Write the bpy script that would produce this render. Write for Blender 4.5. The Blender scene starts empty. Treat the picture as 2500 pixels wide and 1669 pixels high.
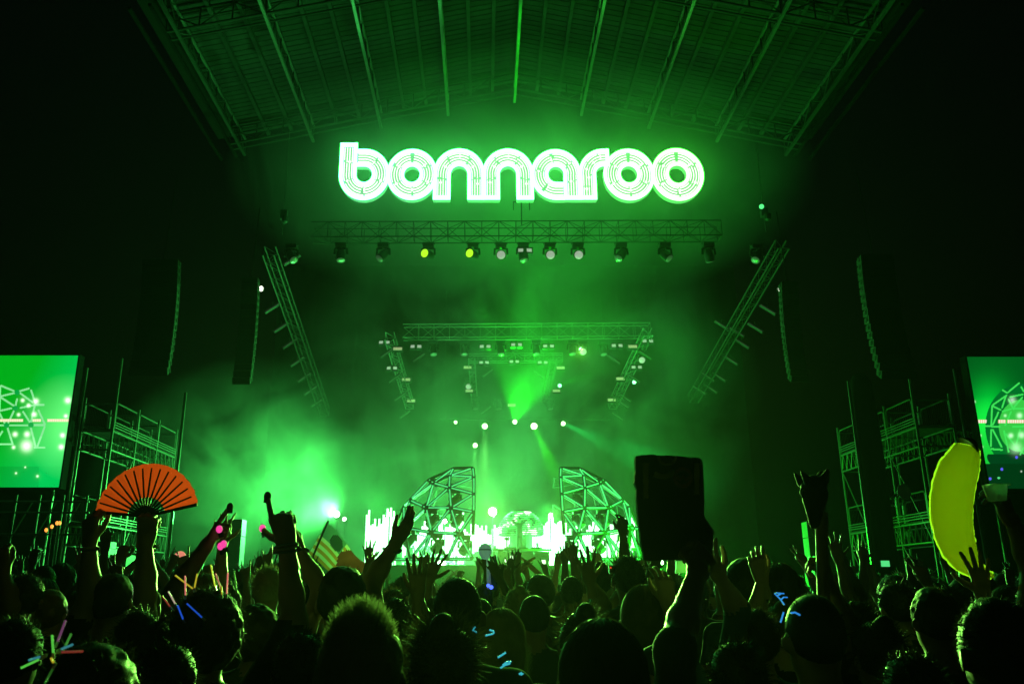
import bpy, bmesh, math, random
import numpy as np
from mathutils import Vector, Matrix, Euler

random.seed(7)
np.random.seed(7)
PI = math.pi
R = math.radians
SC = bpy.context.scene
COL = SC.collection

# ------------------------------------------------------------------ camera
CAM_Z = 1.68
FPX = 2010.0                       # focal length in pixels of the 2500 px wide picture
cam_d = bpy.data.cameras.new('camera')
cam = bpy.data.objects.new('camera', cam_d)
COL.objects.link(cam)
cam.location = (0, 0, CAM_Z)
cam.rotation_euler = (R(90 + 16.76), 0, 0)
cam_d.sensor_width = 36.0
cam_d.lens = 36.0 * FPX / 2500.0
cam_d.shift_x = 68.0 / 2500.0        # the picture is cropped a little off centre
cam_d.clip_start = 0.05
cam_d.clip_end = 500
cam_d.dof.use_dof = True
cam_d.dof.focus_distance = 7.0
cam_d.dof.aperture_fstop = 9.0
SC.camera = cam
CAM_R = Euler((R(90 + 16.76), 0, 0)).to_matrix()

# ------------------------------------------------------------------ night sky, exposure
world = bpy.data.worlds.new('World')
SC.world = world
world.use_nodes = True
wn = world.node_tree
bg = next(n for n in wn.nodes if n.type == 'BACKGROUND')
sky_tex = wn.nodes.new('ShaderNodeTexSky')
sky_tex.sky_type = 'NISHITA'
sky_tex.sun_disc = False
sky_tex.sun_elevation = R(-4)
sky_tex.sun_rotation = R(180)
wn.links.new(sky_tex.outputs[0], bg.inputs[0])
bg.inputs[1].default_value = 0.035
SC.view_settings.view_transform = 'Standard'
SC.view_settings.look = 'None'
SC.view_settings.exposure = 0
SC.view_settings.gamma = 1
SC.view_settings.use_curve_mapping = False
cy = SC.cycles
cy.use_denoising = True
cy.max_bounces = 5
cy.diffuse_bounces = 2
cy.glossy_bounces = 2
cy.transmission_bounces = 3
cy.transparent_max_bounces = 8
cy.volume_bounces = 0
cy.sample_clamp_indirect = 4
cy.caustics_reflective = False
cy.caustics_refractive = False
cy.volume_step_rate = 2.0
cy.volume_max_steps = 128

# ------------------------------------------------------------------ stage lamps that light the place
def at(x, y, Y):
    """point at depth Y that the photograph shows at (x, y) of its 2349 px wide view"""
    k = 2500.0 / 2349.0
    d = CAM_R @ Vector(((x * k - 1182) / FPX, (834.5 - y * k) / FPX, -1))
    t = Y / d.y
    return Vector((d.x * t, Y, CAM_Z + d.z * t))

def spot(loc, target, power, color, angle, blend=0.6, radius=0.08):
    l = bpy.data.lights.new('stage_beam', 'SPOT')
    l.energy = power
    l.color = color
    l.spot_size = R(angle)
    l.spot_blend = blend
    l.shadow_soft_size = radius
    o = bpy.data.objects.new('stage_beam', l)
    COL.objects.link(o)
    o.location = loc
    o.rotation_euler = (Vector(target) - Vector(loc)).to_track_quat('-Z', 'Y').to_euler()
    return o

def point(loc, power, color, radius=0.12):
    l = bpy.data.lights.new('stage_flare', 'POINT')
    l.energy = power
    l.color = color
    l.shadow_soft_size = radius
    o = bpy.data.objects.new('stage_flare', l)
    COL.objects.link(o)
    o.location = loc
    return o

GB = (0.015, 1.0, 0.14)      # blue-leaning green of the left washes
GG = (0.010, 1.0, 0.010)     # pure green
GW = (0.05, 1.0, 0.10)       # washed-out green of the strobes
GX = (0.09, 1.0, 0.17)      # whitest strobes, low on the stage
WW = (1.0, 0.86, 0.62)       # warm white audience blinders
HAZE = 0.0002
SIGN_L = 29.0
TUBE_L = 4.0
SMOKE = [(at(590, 1130, 41), (8.5, 5.0, 7.0), 0.13, 0.30, 0.36),
         (at(1190, 900, 45), (13.5, 10, 12), 0.085, 0.19, 0.40),
         (at(1150, 1310, 41.3), (11, 2.6, 2.6), 0.09, 0.5, 0.30),
         (at(1195, 385, 34.5), (14, 4.0, 7.0), 0.21, 0.16, 0.18),
         (at(1080, 1335, 22), (5.5, 12, 1.5), 0.08, 0.3, 0.30)]
# beams of the rig (lamps at the back)
spot(at(1181, 967, 49.8), at(1260, 640, 42), 15000, GG, 64, 0.5, 0.1)
spot(at(1225, 977, 49.8), at(1285, 1110, 49), 36000, (0.03, 1, 0.005), 20, 0.5, 0.1)
spot(at(1112, 977, 49.8), at(1112, 1110, 49), 26000, (0.2, 1, 0.16), 18, 0.5, 0.1)
spot(at(1090, 1021, 49.8), at(1088, 1090, 49), 9000, (0.2, 1, 0.16), 16, 0.5, 0.1)
spot(at(1292, 971, 49.8), at(1400, 1020, 48), 20000, GB, 22, 0.8, 0.1)
spot(at(1284, 884, 50.3), at(1420, 830, 47), 6000, GG, 22, 0.8, 0.1)
spot(at(1333, 801, 44.2), at(1352, 640, 40), 1500, GG, 8, 0.8, 0.1)
# strobes on the stage floor
spot(at(772, 1179, 41.2), at(540, 1050, 36), 24000, (0.07, 1, 0.13), 125, 0.9, 0.15)
point(at(1130, 1173, 42.5), 1300, GX)
point(at(1010, 1290, 42.0), 9000, GX)
point(at(1020, 1195, 42.6), 900, GW)
point(at(893, 1179, 42.5), 1200, GW)
point(at(1263, 1181, 42.5), 600, GW)
point(at(1262, 1292, 42.3), 5500, GX)
point(at(1357, 1286, 41.3), 700, GX)
point(at(1516, 1290, 36.8), 7000, GG)
# blinders aimed over the crowd
spot(at(790, 1190, 41.2), at(335, 1140, 3.8), 4200, WW, 4.2, 0.8, 0.15)
spot(at(1263, 1181, 42.5), at(2205, 1150, 3.6), 6500, WW, 4.2, 0.8, 0.15)
# the big strobe beside the globe also rakes over the crowd from behind
spot(at(1130, 1173, 39.6), (-0.1, 2.0, 1.7), 150000, (0.28, 1, 0.10), 9, 0.95, 0.12)
spot(at(1263, 1181, 39.6), (1.6, 3.0, 1.7), 40000, (0.2, 1, 0.10), 14, 0.95, 0.12)
spot(at(1333, 801, 44.1), (0.1, 2.3, 1.62), 42000, (0.25, 1, 0.08), 6, 0.9, 0.1)


# ------------------------------------------------------------------ helpers
ORG = {}

def tag(o, label=None, cat=None, group=None, kind=None):
    if label: o['label'] = label
    if cat: o['category'] = cat
    if group: o['group'] = group
    if kind: o['kind'] = kind
    return o

def thing(name, label, cat, loc=(0, 0, 0), group=None):
    o = bpy.data.objects.new(name, None)
    o.empty_display_size = 0.1
    COL.objects.link(o)
    o.location = loc
    ORG[o.name] = Vector(loc)
    return tag(o, label, cat, group)

def org(o):
    return ORG.get(o.name, Vector((0, 0, 0))) if o is not None else Vector((0, 0, 0))

class MB:
    """collects shapes in world coordinates and links them as one mesh"""
    def __init__(s):
        s.v = []; s.f = []; s.mi = []
    def add(s, vs, fs, mi=0):
        n = len(s.v)
        s.v += [tuple(p) for p in vs]
        s.f += [tuple(i + n for i in f) for f in fs]
        s.mi += [mi] * len(fs)
        return s
    def box(s, c, size, rot=None, mi=0):
        c = Vector(c); hx, hy, hz = [k / 2 for k in size]
        pts = [Vector((x, y, z)) for z in (-hz, hz) for x, y in ((-hx, -hy), (hx, -hy), (hx, hy), (-hx, hy))]
        if rot is not None: pts = [rot @ p for p in pts]
        return s.add([c + p for p in pts], [(3, 2, 1, 0), (4, 5, 6, 7), (0, 1, 5, 4), (1, 2, 6, 5), (2, 3, 7, 6), (3, 0, 4, 7)], mi)
    def tube(s, a, b, r0, r1=None, n=6, mi=0, cap=True):
        return s.poly([a, b], [r0, r0 if r1 is None else r1], n, mi, cap)
    def poly(s, pts, rad, n=6, mi=0, cap=True):
        pts = [Vector(p) for p in pts]
        if not hasattr(rad, '__len__'): rad = [rad] * len(pts)
        vs = []; fs = []
        up = None
        for i, p in enumerate(pts):
            d = (pts[min(i + 1, len(pts) - 1)] - pts[max(i - 1, 0)])
            if d.length < 1e-9: d = Vector((0, 0, 1))
            d.normalize()
            if up is None:
                up = Vector((0, 0, 1)) if abs(d.z) < 0.9 else Vector((1, 0, 0))
            u = d.cross(up).normalized(); w = u.cross(d).normalized()
            up = w
            for k in range(n):
                a = 2 * PI * k / n
                vs.append(p + (u * math.cos(a) + w * math.sin(a)) * rad[i])
        for i in range(len(pts) - 1):
            for k in range(n):
                a = i * n + k; b = i * n + (k + 1) % n
                fs.append((a, a + n, b + n, b)[::-1])
        if cap:
            fs.append(tuple(range(n)))
            fs.append(tuple(range((len(pts) - 1) * n, len(pts) * n))[::-1])
        return s.add(vs, fs, mi)
    def lathe(s, c, axis, prof, n=14, mi=0):
        """prof: (distance along axis, radius)"""
        c = Vector(c); ax = Vector(axis).normalized()
        up = Vector((0, 0, 1)) if abs(ax.z) < 0.9 else Vector((1, 0, 0))
        u = ax.cross(up).normalized(); w = u.cross(ax)
        vs = [c + ax * t + (u * math.cos(2 * PI * k / n) + w * math.sin(2 * PI * k / n)) * r for t, r in prof for k in range(n)]
        fs = []
        for i in range(len(prof) - 1):
            for k in range(n):
                a = i * n + k; b = i * n + (k + 1) % n
                fs.append((a, b, b + n, a + n)[::-1])
        fs.append(tuple(range(n))); fs.append(tuple(range((len(prof) - 1) * n, len(prof) * n))[::-1])
        return s.add(vs, fs, mi)
    def sphere(s, c, rad, n=12, m=8, mi=0):
        c = Vector(c)
        if not hasattr(rad, '__len__'): rad = (rad,) * 3
        vs = [c + Vector((0, 0, rad[2]))]
        for i in range(1, m):
            t = PI * i / m
            vs += [c + Vector((rad[0] * math.sin(t) * math.cos(2 * PI * k / n), rad[1] * math.sin(t) * math.sin(2 * PI * k / n), rad[2] * math.cos(t))) for k in range(n)]
        vs.append(c - Vector((0, 0, rad[2])))
        fs = [(0, 1 + k, 1 + (k + 1) % n) for k in range(n)]
        for i in range(m - 2):
            for k in range(n):
                a = 1 + i * n + k; b = 1 + i * n + (k + 1) % n
                fs.append((a, a + n, b + n, b))
        l = len(vs) - 1
        fs += [(l, 1 + (m - 2) * n + (k + 1) % n, 1 + (m - 2) * n + k) for k in range(n)]
        return s.add(vs, fs, mi)
    def build(s, name, m, parent=None, smooth=False, kind=None):
        o0 = org(parent)
        me = bpy.data.meshes.new(name)
        me.from_pydata([(p[0] - o0.x, p[1] - o0.y, p[2] - o0.z) for p in s.v], [], s.f)
        ms = m if isinstance(m, (list, tuple)) else [m]
        for q in ms: me.materials.append(q)
        if len(ms) > 1: me.polygons.foreach_set('material_index', s.mi)
        if smooth: me.polygons.foreach_set('use_smooth', [True] * len(me.polygons))
        me.update()
        o = bpy.data.objects.new(name, me)
        COL.objects.link(o)
        if parent is not None: o.parent = parent
        ORG[o.name] = o0
        if kind: o['kind'] = kind
        return o

KIDS = {}
def copy_tree(o, parent=None):
    c = o.copy(); COL.objects.link(c)
    if parent is not None: c.parent = parent
    ORG[c.name] = org(o)
    for ch in list(o.children): copy_tree(ch, c)
    return c

UNIT = {}
def strut(name, a, b, r, m, parent, n=6):
    """a straight tube that shares one unit mesh with all tubes of its material"""
    key = (m.name, n)
    if key not in UNIT:
        q = MB(); q.tube((0, 0, 0), (0, 0, 1), 1, n=n)
        me = bpy.data.meshes.new('tube'); me.from_pydata(q.v, [], q.f); me.materials.append(m)
        UNIT[key] = me
    o = bpy.data.objects.new(name, UNIT[key]); COL.objects.link(o)
    a = Vector(a); b = Vector(b); d = b - a
    o0 = org(parent)
    o.parent = parent
    o.rotation_mode = 'QUATERNION'
    o.rotation_quaternion = d.to_track_quat('Z', 'Y')
    o.scale = (r, r, d.length)
    o.location = a - o0
    return o

# ------------------------------------------------------------------ materials
MATS = {}
def mat(name, col, rough=0.6, metal=0.0, var=0.25, scale=8.0, bump=0.0, emis=None, es=0.0, transl=0.0, spec=0.4):
    if name in MATS: return MATS[name]
    m = bpy.data.materials.new(name); m.use_nodes = True
    nt = m.node_tree; p = nt.nodes['Principled BSDF']
    p.inputs['Roughness'].default_value = rough
    p.inputs['Metallic'].default_value = metal
    p.inputs['Specular IOR Level'].default_value = spec
    tc = nt.nodes.new('ShaderNodeTexCoord')
    nz = nt.nodes.new('ShaderNodeTexNoise'); nz.inputs['Scale'].default_value = scale; nz.inputs['Detail'].default_value = 4
    nt.links.new(tc.outputs['Object'], nz.inputs['Vector'])
    mx = nt.nodes.new('ShaderNodeMix'); mx.data_type = 'RGBA'
    nt.links.new(nz.outputs['Fac'], mx.inputs[0])
    mx.inputs[6].default_value = (*[c * (1 - var) for c in col], 1)
    mx.inputs[7].default_value = (*[min(1, c * (1 + var)) for c in col], 1)
    nt.links.new(mx.outputs[2], p.inputs['Base Color'])
    if bump:
        b = nt.nodes.new('ShaderNodeBump'); b.inputs['Strength'].default_value = bump; b.inputs['Distance'].default_value = 0.01
        nt.links.new(nz.outputs['Fac'], b.inputs['Height']); nt.links.new(b.outputs[0], p.inputs['Normal'])
    if emis:
        p.inputs['Emission Color'].default_value = (*emis, 1); p.inputs['Emission Strength'].default_value = es
    if transl:
        out = nt.nodes['Material Output']
        t = nt.nodes.new('ShaderNodeBsdfTranslucent'); ms = nt.nodes.new('ShaderNodeMixShader')
        nt.links.new(mx.outputs[2], t.inputs[0]); ms.inputs[0].default_value = transl
        nt.links.new(p.outputs[0], ms.inputs[1]); nt.links.new(t.outputs[0], ms.inputs[2]); nt.links.new(ms.outputs[0], out.inputs[0])
    MATS[name] = m
    return m

def glow(name, col, s, sample=True):
    """surface of a lit lamp, tube or screen"""
    if name in MATS: return MATS[name]
    m = bpy.data.materials.new(name); m.use_nodes = True
    nt = m.node_tree; p = nt.nodes['Principled BSDF']
    p.inputs['Base Color'].default_value = (0.2, 0.2, 0.2, 1)
    p.inputs['Emission Color'].default_value = (*col, 1); p.inputs['Emission Strength'].default_value = s
    m.cycles.emission_sampling = 'AUTO' if sample else 'NONE'
    MATS[name] = m
    return m

M_STEEL = mat('galvanised_steel', (0.09, 0.095, 0.09), 0.45, 0.5, 0.25, 20)
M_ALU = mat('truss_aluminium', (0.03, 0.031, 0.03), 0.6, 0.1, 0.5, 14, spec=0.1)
M_RAFT = mat('rafter_steel', (0.085, 0.088, 0.085), 0.4, 0.5, 0.25, 6)
M_BLACK = mat('black_paint', (0.03, 0.03, 0.032), 0.5, 0.0, 0.3, 12, spec=0.15)
M_BLACKF = mat('black_cloth', (0.005, 0.005, 0.0055), 0.95, 0.0, 0.4, 5, 0.3, spec=0.02)
M_LENS = mat('lens_painted_glow', (0.35, 0.36, 0.34), 0.25, 0.0, 0.1, 30, spec=0.6, emis=(0.75, 0.85, 0.7), es=0.42)  # weak glow painted in for sign light reflected off an unlit lens
M_LENSD = mat('dull_lens_painted_glow', (0.14, 0.15, 0.14), 0.2, 0.0, 0.1, 30, spec=0.7, emis=(0.6, 0.8, 0.6), es=0.03)  # faint glow stands in for reflected light, these lamps are off
M_LENSY = glow('yellow_green_lens', (0.45, 1.0, 0.02), 1.2, False)
M_ROOF = mat('roof_board', (0.022, 0.023, 0.022), 0.85, 0.0, 0.35, 3, 0.2, spec=0.06)
M_ROOFD = mat('roof_cover', (0.01, 0.01, 0.01), 0.9, 0.0, 0.3, 3, spec=0.02)
M_CONC = mat('trodden_grass', (0.035, 0.045, 0.02), 0.95, 0.0, 0.5, 1.5, 0.5)
M_DECK = mat('stage_floor', (0.03, 0.03, 0.03), 0.5, 0.0, 0.3, 2)
ORDN = ['first', 'second', 'third', 'fourth', 'fifth', 'sixth', 'seventh', 'eighth', 'ninth', 'tenth', 'eleventh', 'twelfth', 'thirteenth', 'fourteenth', 'fifteenth', 'sixteenth', 'seventeenth', 'eighteenth', 'nineteenth', 'twentieth']
def nth(i, n, side='left'):
    if i == 0: return 'leftmost'
    if i == n - 1: return 'rightmost'
    return ORDN[i] + ' from the left'
M_DIMSTEEL = mat('dark_steel', (0.06, 0.063, 0.06), 0.6, 0.1, 0.3, 20, spec=0.15)  # darker steel tone for the bridge trusses and low scaffold
M_PURL = mat('painted_purlin', (0.025, 0.026, 0.025), 0.7, 0.0, 0.3, 8, spec=0.1)
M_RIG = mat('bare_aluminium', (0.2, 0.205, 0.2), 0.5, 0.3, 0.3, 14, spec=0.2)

# ------------------------------------------------------------------ ground, stage, haze
g = MB(); g.add([(-120, -60, 0), (120, -60, 0), (120, 160, 0), (-120, 160, 0)], [(0, 1, 2, 3)])
g.build('ground', M_CONC, kind='structure')

X0 = at(1195, 1353, 40).x                     # middle line of the stage
st = thing('stage', 'black raised concert stage with its back cloth in green smoke', 'stage', (X0, 36, 0))
q = MB(); q.box((X0, 47, 2.02), (31, 22, 0.16)); q.build('deck', M_DECK, st)
for k in range(12):
    q = MB(); q.box((X0 - 14.1 + k * 2.56, 36.05, 0.96), (2.5, 0.06, 1.9)); q.build('fascia_panel', M_BLACKF, st)
q = MB(); q.box((X0, 42.2, 2.45), (21, 5.2, 0.7)); q.build('riser', M_BLACK, st)
q = MB()
n = 90
for k in range(n):
    x = X0 - 17 + 34 * k / (n - 1); y = 57.6 + 0.05 * math.sin(k * 1.9)
    q.v += [(x, y, 2.1), (x, y, 25)]
q.f = [(2 * k, 2 * k + 2, 2 * k + 3, 2 * k + 1) for k in range(n - 1)]; q.mi = [0] * len(q.f)
q.build('back_cloth', M_BLACKF, st, True)

# ------------------------------------------------------------------ trusses
def lacing(q, a0, a1, b0, b1, nb, r, flip=False):
    """zigzag between chord a and chord b"""
    for i in range(nb):
        t0, t1 = i / nb, (i + 1) / nb
        A = a0.lerp(a1, t0); B = b0.lerp(b1, t1)
        if (i % 2 == 0) == flip: A, B = b0.lerp(b1, t0), a0.lerp(a1, t1)
        q.tube(A, B, r, n=4, cap=False)
        q.tube(a0.lerp(a1, t1), b0.lerp(b1, t1), r, n=4, cap=False)

def box_truss(root, p0, p1, w, h, nb, m, rc=0.03, rl=0.016, up=Vector((0, 0, 1))):
    """four chords as parts and their zigzag bracing as one part"""
    p0 = Vector(p0); p1 = Vector(p1); d = (p1 - p0).normalized()
    s = d.cross(up).normalized(); u = s.cross(d).normalized()
    C = []
    for a, b in ((-1, -1), (1, -1), (1, 1), (-1, 1)):
        off = s * (a * w / 2) + u * (b * h / 2)
        C.append((p0 + off, p1 + off))
        strut('chord', p0 + off, p1 + off, rc, m, root)
    q = MB()
    for i in range(4):
        a, b = C[i], C[(i + 1) % 4]
        lacing(q, a[0], a[1], b[0], b[1], nb, rl, i % 2 == 0)
    q.build('bracing', m, root, kind='stuff')

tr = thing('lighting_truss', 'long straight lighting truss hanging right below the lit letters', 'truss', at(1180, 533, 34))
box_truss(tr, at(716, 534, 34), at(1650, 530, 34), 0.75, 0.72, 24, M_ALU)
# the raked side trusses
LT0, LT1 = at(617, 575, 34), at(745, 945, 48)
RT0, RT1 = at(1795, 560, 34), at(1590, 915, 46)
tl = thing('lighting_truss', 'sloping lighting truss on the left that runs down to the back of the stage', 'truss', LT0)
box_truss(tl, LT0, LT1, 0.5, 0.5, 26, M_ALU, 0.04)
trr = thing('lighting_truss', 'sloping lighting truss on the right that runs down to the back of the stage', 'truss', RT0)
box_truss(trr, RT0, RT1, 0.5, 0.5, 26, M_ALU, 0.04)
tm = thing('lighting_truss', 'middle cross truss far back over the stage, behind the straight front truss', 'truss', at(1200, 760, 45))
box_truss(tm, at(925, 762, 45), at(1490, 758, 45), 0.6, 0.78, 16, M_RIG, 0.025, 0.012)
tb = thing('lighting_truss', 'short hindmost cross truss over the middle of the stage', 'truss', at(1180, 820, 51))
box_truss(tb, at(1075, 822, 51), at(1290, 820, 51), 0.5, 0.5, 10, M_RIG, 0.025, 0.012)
for a, b, w in (((893, 770, 45), (940, 930, 53), 'left of the cross trusses'), ((1487, 760, 45), (1405, 930, 53), 'right of the cross trusses')):
    t = thing('lighting_truss', 'dark truss arm sloping back over the stage, ' + w, 'truss', at(*a))
    box_truss(t, at(*a), at(*b), 0.5, 0.5, 14, M_RIG, 0.028, 0.014)
for a, b, w in (((1082, 828, 51), (1088, 915, 57), 'under the left end of the hindmost truss'), ((1270, 828, 51), (1250, 915, 57), 'under the right end of the hindmost truss')):
    t = thing('lighting_truss', 'short truss arm going back ' + w, 'truss', at(*a))
    box_truss(t, at(*a), at(*b), 0.4, 0.4, 9, M_RIG, 0.028, 0.014)
bp = thing('lighting_pipe', 'thin black pipe across the back of the stage that carries the lit beam lamps', 'pipe', at(1180, 962, 50))
strut('pipe', at(1010, 962, 50.2), at(1400, 963, 50.2), 0.04, M_BLACK, bp)
for x in (1020, 1140, 1265, 1390):
    a = at(x, 962, 50.2); strut('hanger', a, a + Vector((0, 0, 8.5)), 0.012, M_BLACK, bp)

# ------------------------------------------------------------------ the roof
YF, YB, YE = 27.5, 36.0, 37.2
k_ = 2349 / 2500
EL = at(404 * k_, 80 * k_, YF); ER = at(2155 * k_, 78 * k_, YF)
RZ = (at(1197, 203, YB).z + at(1190, -78, YF).z) / 2
XR = (EL.x + ER.x) / 2
HW = (ER.x - EL.x) / 2
EZ = (EL.z + ER.z) / 2
SL = (RZ - EZ) / HW
def roof_z(x): return RZ - SL * abs(x - XR)
rf = thing('stage_roof', 'dark gabled stage roof of boards on long steel rafters lit green from below', 'roof', (XR, 36, RZ))
for i, Y in enumerate((YF, YB)):
    for s in (-1, 1):
        gt = MB()
        a0 = Vector((XR, Y, RZ)); a1 = Vector((XR + s * HW, Y, EZ))
        b0 = a0 + Vector((0, 0, 0.85)); b1 = a1 + Vector((0, 0, 0.85))
        lacing(gt, a0, a1, b0, b1, 11, 0.035)
        b = gt.build('gable_bracing', M_PURL, rf, kind='stuff')
        for p, r_ in ((a0, a1), (b0, b1)):
            strut('gable_chord', p, r_, 0.06, M_PURL, rf)
            strut('gable_chord', p + Vector((0, 0.5, 0)), r_ + Vector((0, 0.5, 0)), 0.05, M_PURL, rf)
SPX = HW / 4.12
for i in range(-4, 5):
    x = XR + i * SPX
    z = roof_z(x)
    a = Vector((x, YF - 2.2, z)); b = Vector((x, YE, z)); u = Vector((0, 0, 0.82))
    q = MB(); q.box(((a + b) / 2), (0.13, YE - YF + 2.2, 0.13)); q.build('rafter', M_RAFT if abs(i) < 4 else M_PURL, rf)  # end rafters get a darker colour, the fading light at the sides painted in
    q = MB(); q.box(((a + b) / 2 + u), (0.10, YE - YF + 2.2, 0.1)); q.build('rafter', M_STEEL, rf)
    q = MB(); lacing(q, a, b, a + u, b + u, 10, 0.028); q.build('rafter_bracing', M_PURL, rf, kind='stuff')
for i in range(-13, 14):
    if i % 3 == 0: continue
    x = XR + i * SPX / 3
    if abs(x - XR) > HW: continue
    q = MB(); q.box((x, (YF - 2.2 + YE) / 2, roof_z(x) + 0.92), (0.16, YE - YF + 2.2, 0.2)); q.build('purlin', M_PURL, rf)
for s in (-1, 1):
    for dx in (0.0, 0.75):
        x = XR + s * (HW + dx)
        q = MB(); q.box((x, (YF - 1.6 + YE) / 2, roof_z(x)), (0.12, YE - YF + 1.6, 0.12)); q.build('eaves_beam', M_BLACKF, rf)  # eaves blackened too, so the edge's fade into the dark is in the colour
ang = math.atan(SL)
NS = 35
slat_me = {}
for s in (-1, 1):
    L = HW / math.cos(ang)
    for k in range(NS):
        y = YF - 2.2 + 0.17 + k * 0.335
        if s not in slat_me:
            q = MB(); q.box((0, 0, 0), (L, 0.30, 0.05))
            me = bpy.data.meshes.new('roof_board'); me.from_pydata(q.v, [], q.f); me.materials.append(M_ROOF); slat_me[s] = me
        o = bpy.data.objects.new('roof_board', slat_me[s]); COL.objects.link(o); o.parent = rf
        o.rotation_euler = (random.uniform(-0.02, 0.02), s * ang, 0)
        o.location = Vector((XR + s * HW / 2, y, (RZ + EZ) / 2 + 1.07)) - org(rf)
    q = MB()
    q.add([(XR, YF - 2.4, RZ + 1.2), (XR + s * (HW + 1), YF - 2.4, EZ + 1.2 - SL), (XR + s * (HW + 1), YE, EZ + 1.2 - SL), (XR, YE, RZ + 1.2)], [(0, 1, 2, 3)])
    q.build('roof_cover', M_ROOFD, rf)

# round tower wrapped in black cloth at the right scaffold, a slim mast at the left
p = at(2005, 1160, YF + 0.4)
ztop = at(1985, 875, YF + 0.4).z
t = thing('round_tower', 'tall round black tower with one lit edge, between the right scaffold and the stage', 'tower', (p.x, p.y, 0))
q = MB(); q.lathe((p.x + 0.1, p.y, 0.25), (0, 0, 1), [(0, 0.42), (6, 0.42), (ztop - 1.5, 0.41), (ztop - 0.3, 0.36), (ztop, 0.2)], 16); q.build('mast', M_BLACKF, t, True)
q = MB(); q.box((p.x + 0.1, p.y, 0.13), (1.4, 1.4, 0.25)); q.build('foot', M_STEEL, t)
strut('lit_edge_pipe', (p.x - 0.36, p.y - 0.1, 0.2), (p.x - 0.36, p.y - 0.1, ztop), 0.05, M_RAFT, t)  # the tower's lit edge, put in as a brighter steel pipe
p = at(398, 1160, 33); zt = at(430, 900, 33).z
t = thing('slim_mast', 'slim steel mast at the left edge of the bright smoke, right of the red fan', 'mast', (p.x, p.y, 0))
strut('pipe', (p.x, p.y, 0.1), (p.x, p.y, zt), 0.06, M_RAFT, t)
q = MB(); q.box((p.x, p.y, 0.06), (0.8, 0.8, 0.1)); q.build('foot', M_STEEL, t)
# ------------------------------------------------------------------ the lit letters
YS = 33.2
zx = lambda u: (780 + u / 2.397) * k_
zy = lambda v: (320 + v / 2.397) * k_
SA, SB = at(zx(112), zy(257), YS), at(zx(2250), zy(257), YS)
SU = (SB.x - SA.x) / (2250 - 112)
ST, SBt = at(zx(1180), zy(72), YS), at(zx(1180), zy(402), YS)
SV = (ST.z - SBt.z) / 330
def sp(u, v, dy=0.0): return Vector((SA.x + (u - 112) * SU, YS - dy, ST.z - (v - 72) * SV))

def arc(cx, cy, r, a0, a1, n=28):
    return [(cx + r * math.cos(R(a0 + (a1 - a0) * i / n)), cy - r * math.sin(R(a0 + (a1 - a0) * i / n))) for i in range(n + 1)]
LET = [
    ('b', [[(165, 72), (165, 165), (165, 257)] + arc(262, 257, 97, 180, 450, 60) + [(216, 160)]]),
    ('o', [arc(541, 257, 97, 90, 450, 64)]),
    ('n', [[(717, 402), (717, 330), (717, 257)] + arc(817, 257, 100, 180, 0, 40) + [(917, 330), (917, 402)]]),
    ('n', [[(1005, 402), (1005, 330), (1005, 257)] + arc(1103, 257, 99, 180, 0, 40) + [(1202, 330), (1202, 402)]]),
    ('a', [[(1478, 402), (1478, 330), (1478, 257)] + arc(1384, 257, 96, 0, 270, 60) + [(1432, 353)]]),
    ('r', [[(1568, 402), (1568, 330), (1568, 257)] + arc(1665, 257, 98, 180, 90, 24) + [(1700, 158)]]),
    ('o', [arc(1811, 257, 99, 90, 450, 64)]),
    ('o', [arc(2095, 257, 102, 90, 450, 64)]),
]
sign = thing('lit_sign', 'wide sign of eight joined round white neon letters glowing green above the stage', 'sign', sp(1180, 402))

def offs(path, d, closed):
    n = len(path); out = []
    for i, p in enumerate(path):
        if closed: a = path[(i - 1) % (n - 1)]; b = path[(i + 1) % (n - 1)]
        else: a = path[max(i - 1, 0)]; b = path[min(i + 1, n - 1)]
        tx, ty = b[0] - a[0], b[1] - a[1]; l = math.hypot(tx, ty) or 1
        out.append((p[0] - ty / l * d, p[1] + tx / l * d))
    return out

def band(q, path, d0, d1, front, back, closed, t0=0.0, t1=1.0):
    """a strip between two offsets of the stroke line, from depth 'back' to depth 'front'"""
    A = offs(path, d0, closed); B = offs(path, d1, closed)
    i0 = int(round(t0 * (len(path) - 1))); i1 = int(round(t1 * (len(path) - 1)))
    A = A[i0:i1 + 1]; B = B[i0:i1 + 1]
    n = len(A)
    if n < 2: return
    vs = [sp(*p, front) for p in A] + [sp(*p, front) for p in B] + [sp(*p, back) for p in A] + [sp(*p, back) for p in B]
    fs = []
    for i in range(n - 1):
        fs += [(i, i + 1, n + i + 1, n + i), (2 * n + i, i + 2 * n + 1, i + 1, i), (n + i, n + i + 1, 3 * n + i + 1, 3 * n + i), (3 * n + i, 3 * n + i + 1, 2 * n + i + 1, 2 * n + i)]
    if not closed or t0 > 0 or t1 < 1: fs += [(0, n, 3 * n, 2 * n), (n - 1, 3 * n - 1, 4 * n - 1, 2 * n - 1)]
    q.add(vs, fs)

def resample(path, step=7.0):
    out = [path[0]]; 
    for a, b in zip(path, path[1:]):
        l = math.hypot(b[0] - a[0], b[1] - a[1]); n = max(1, int(l / step))
        out += [(a[0] + (b[0] - a[0]) * j / n, a[1] + (b[1] - a[1]) * j / n) for j in range(1, n + 1)]
    return out

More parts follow.
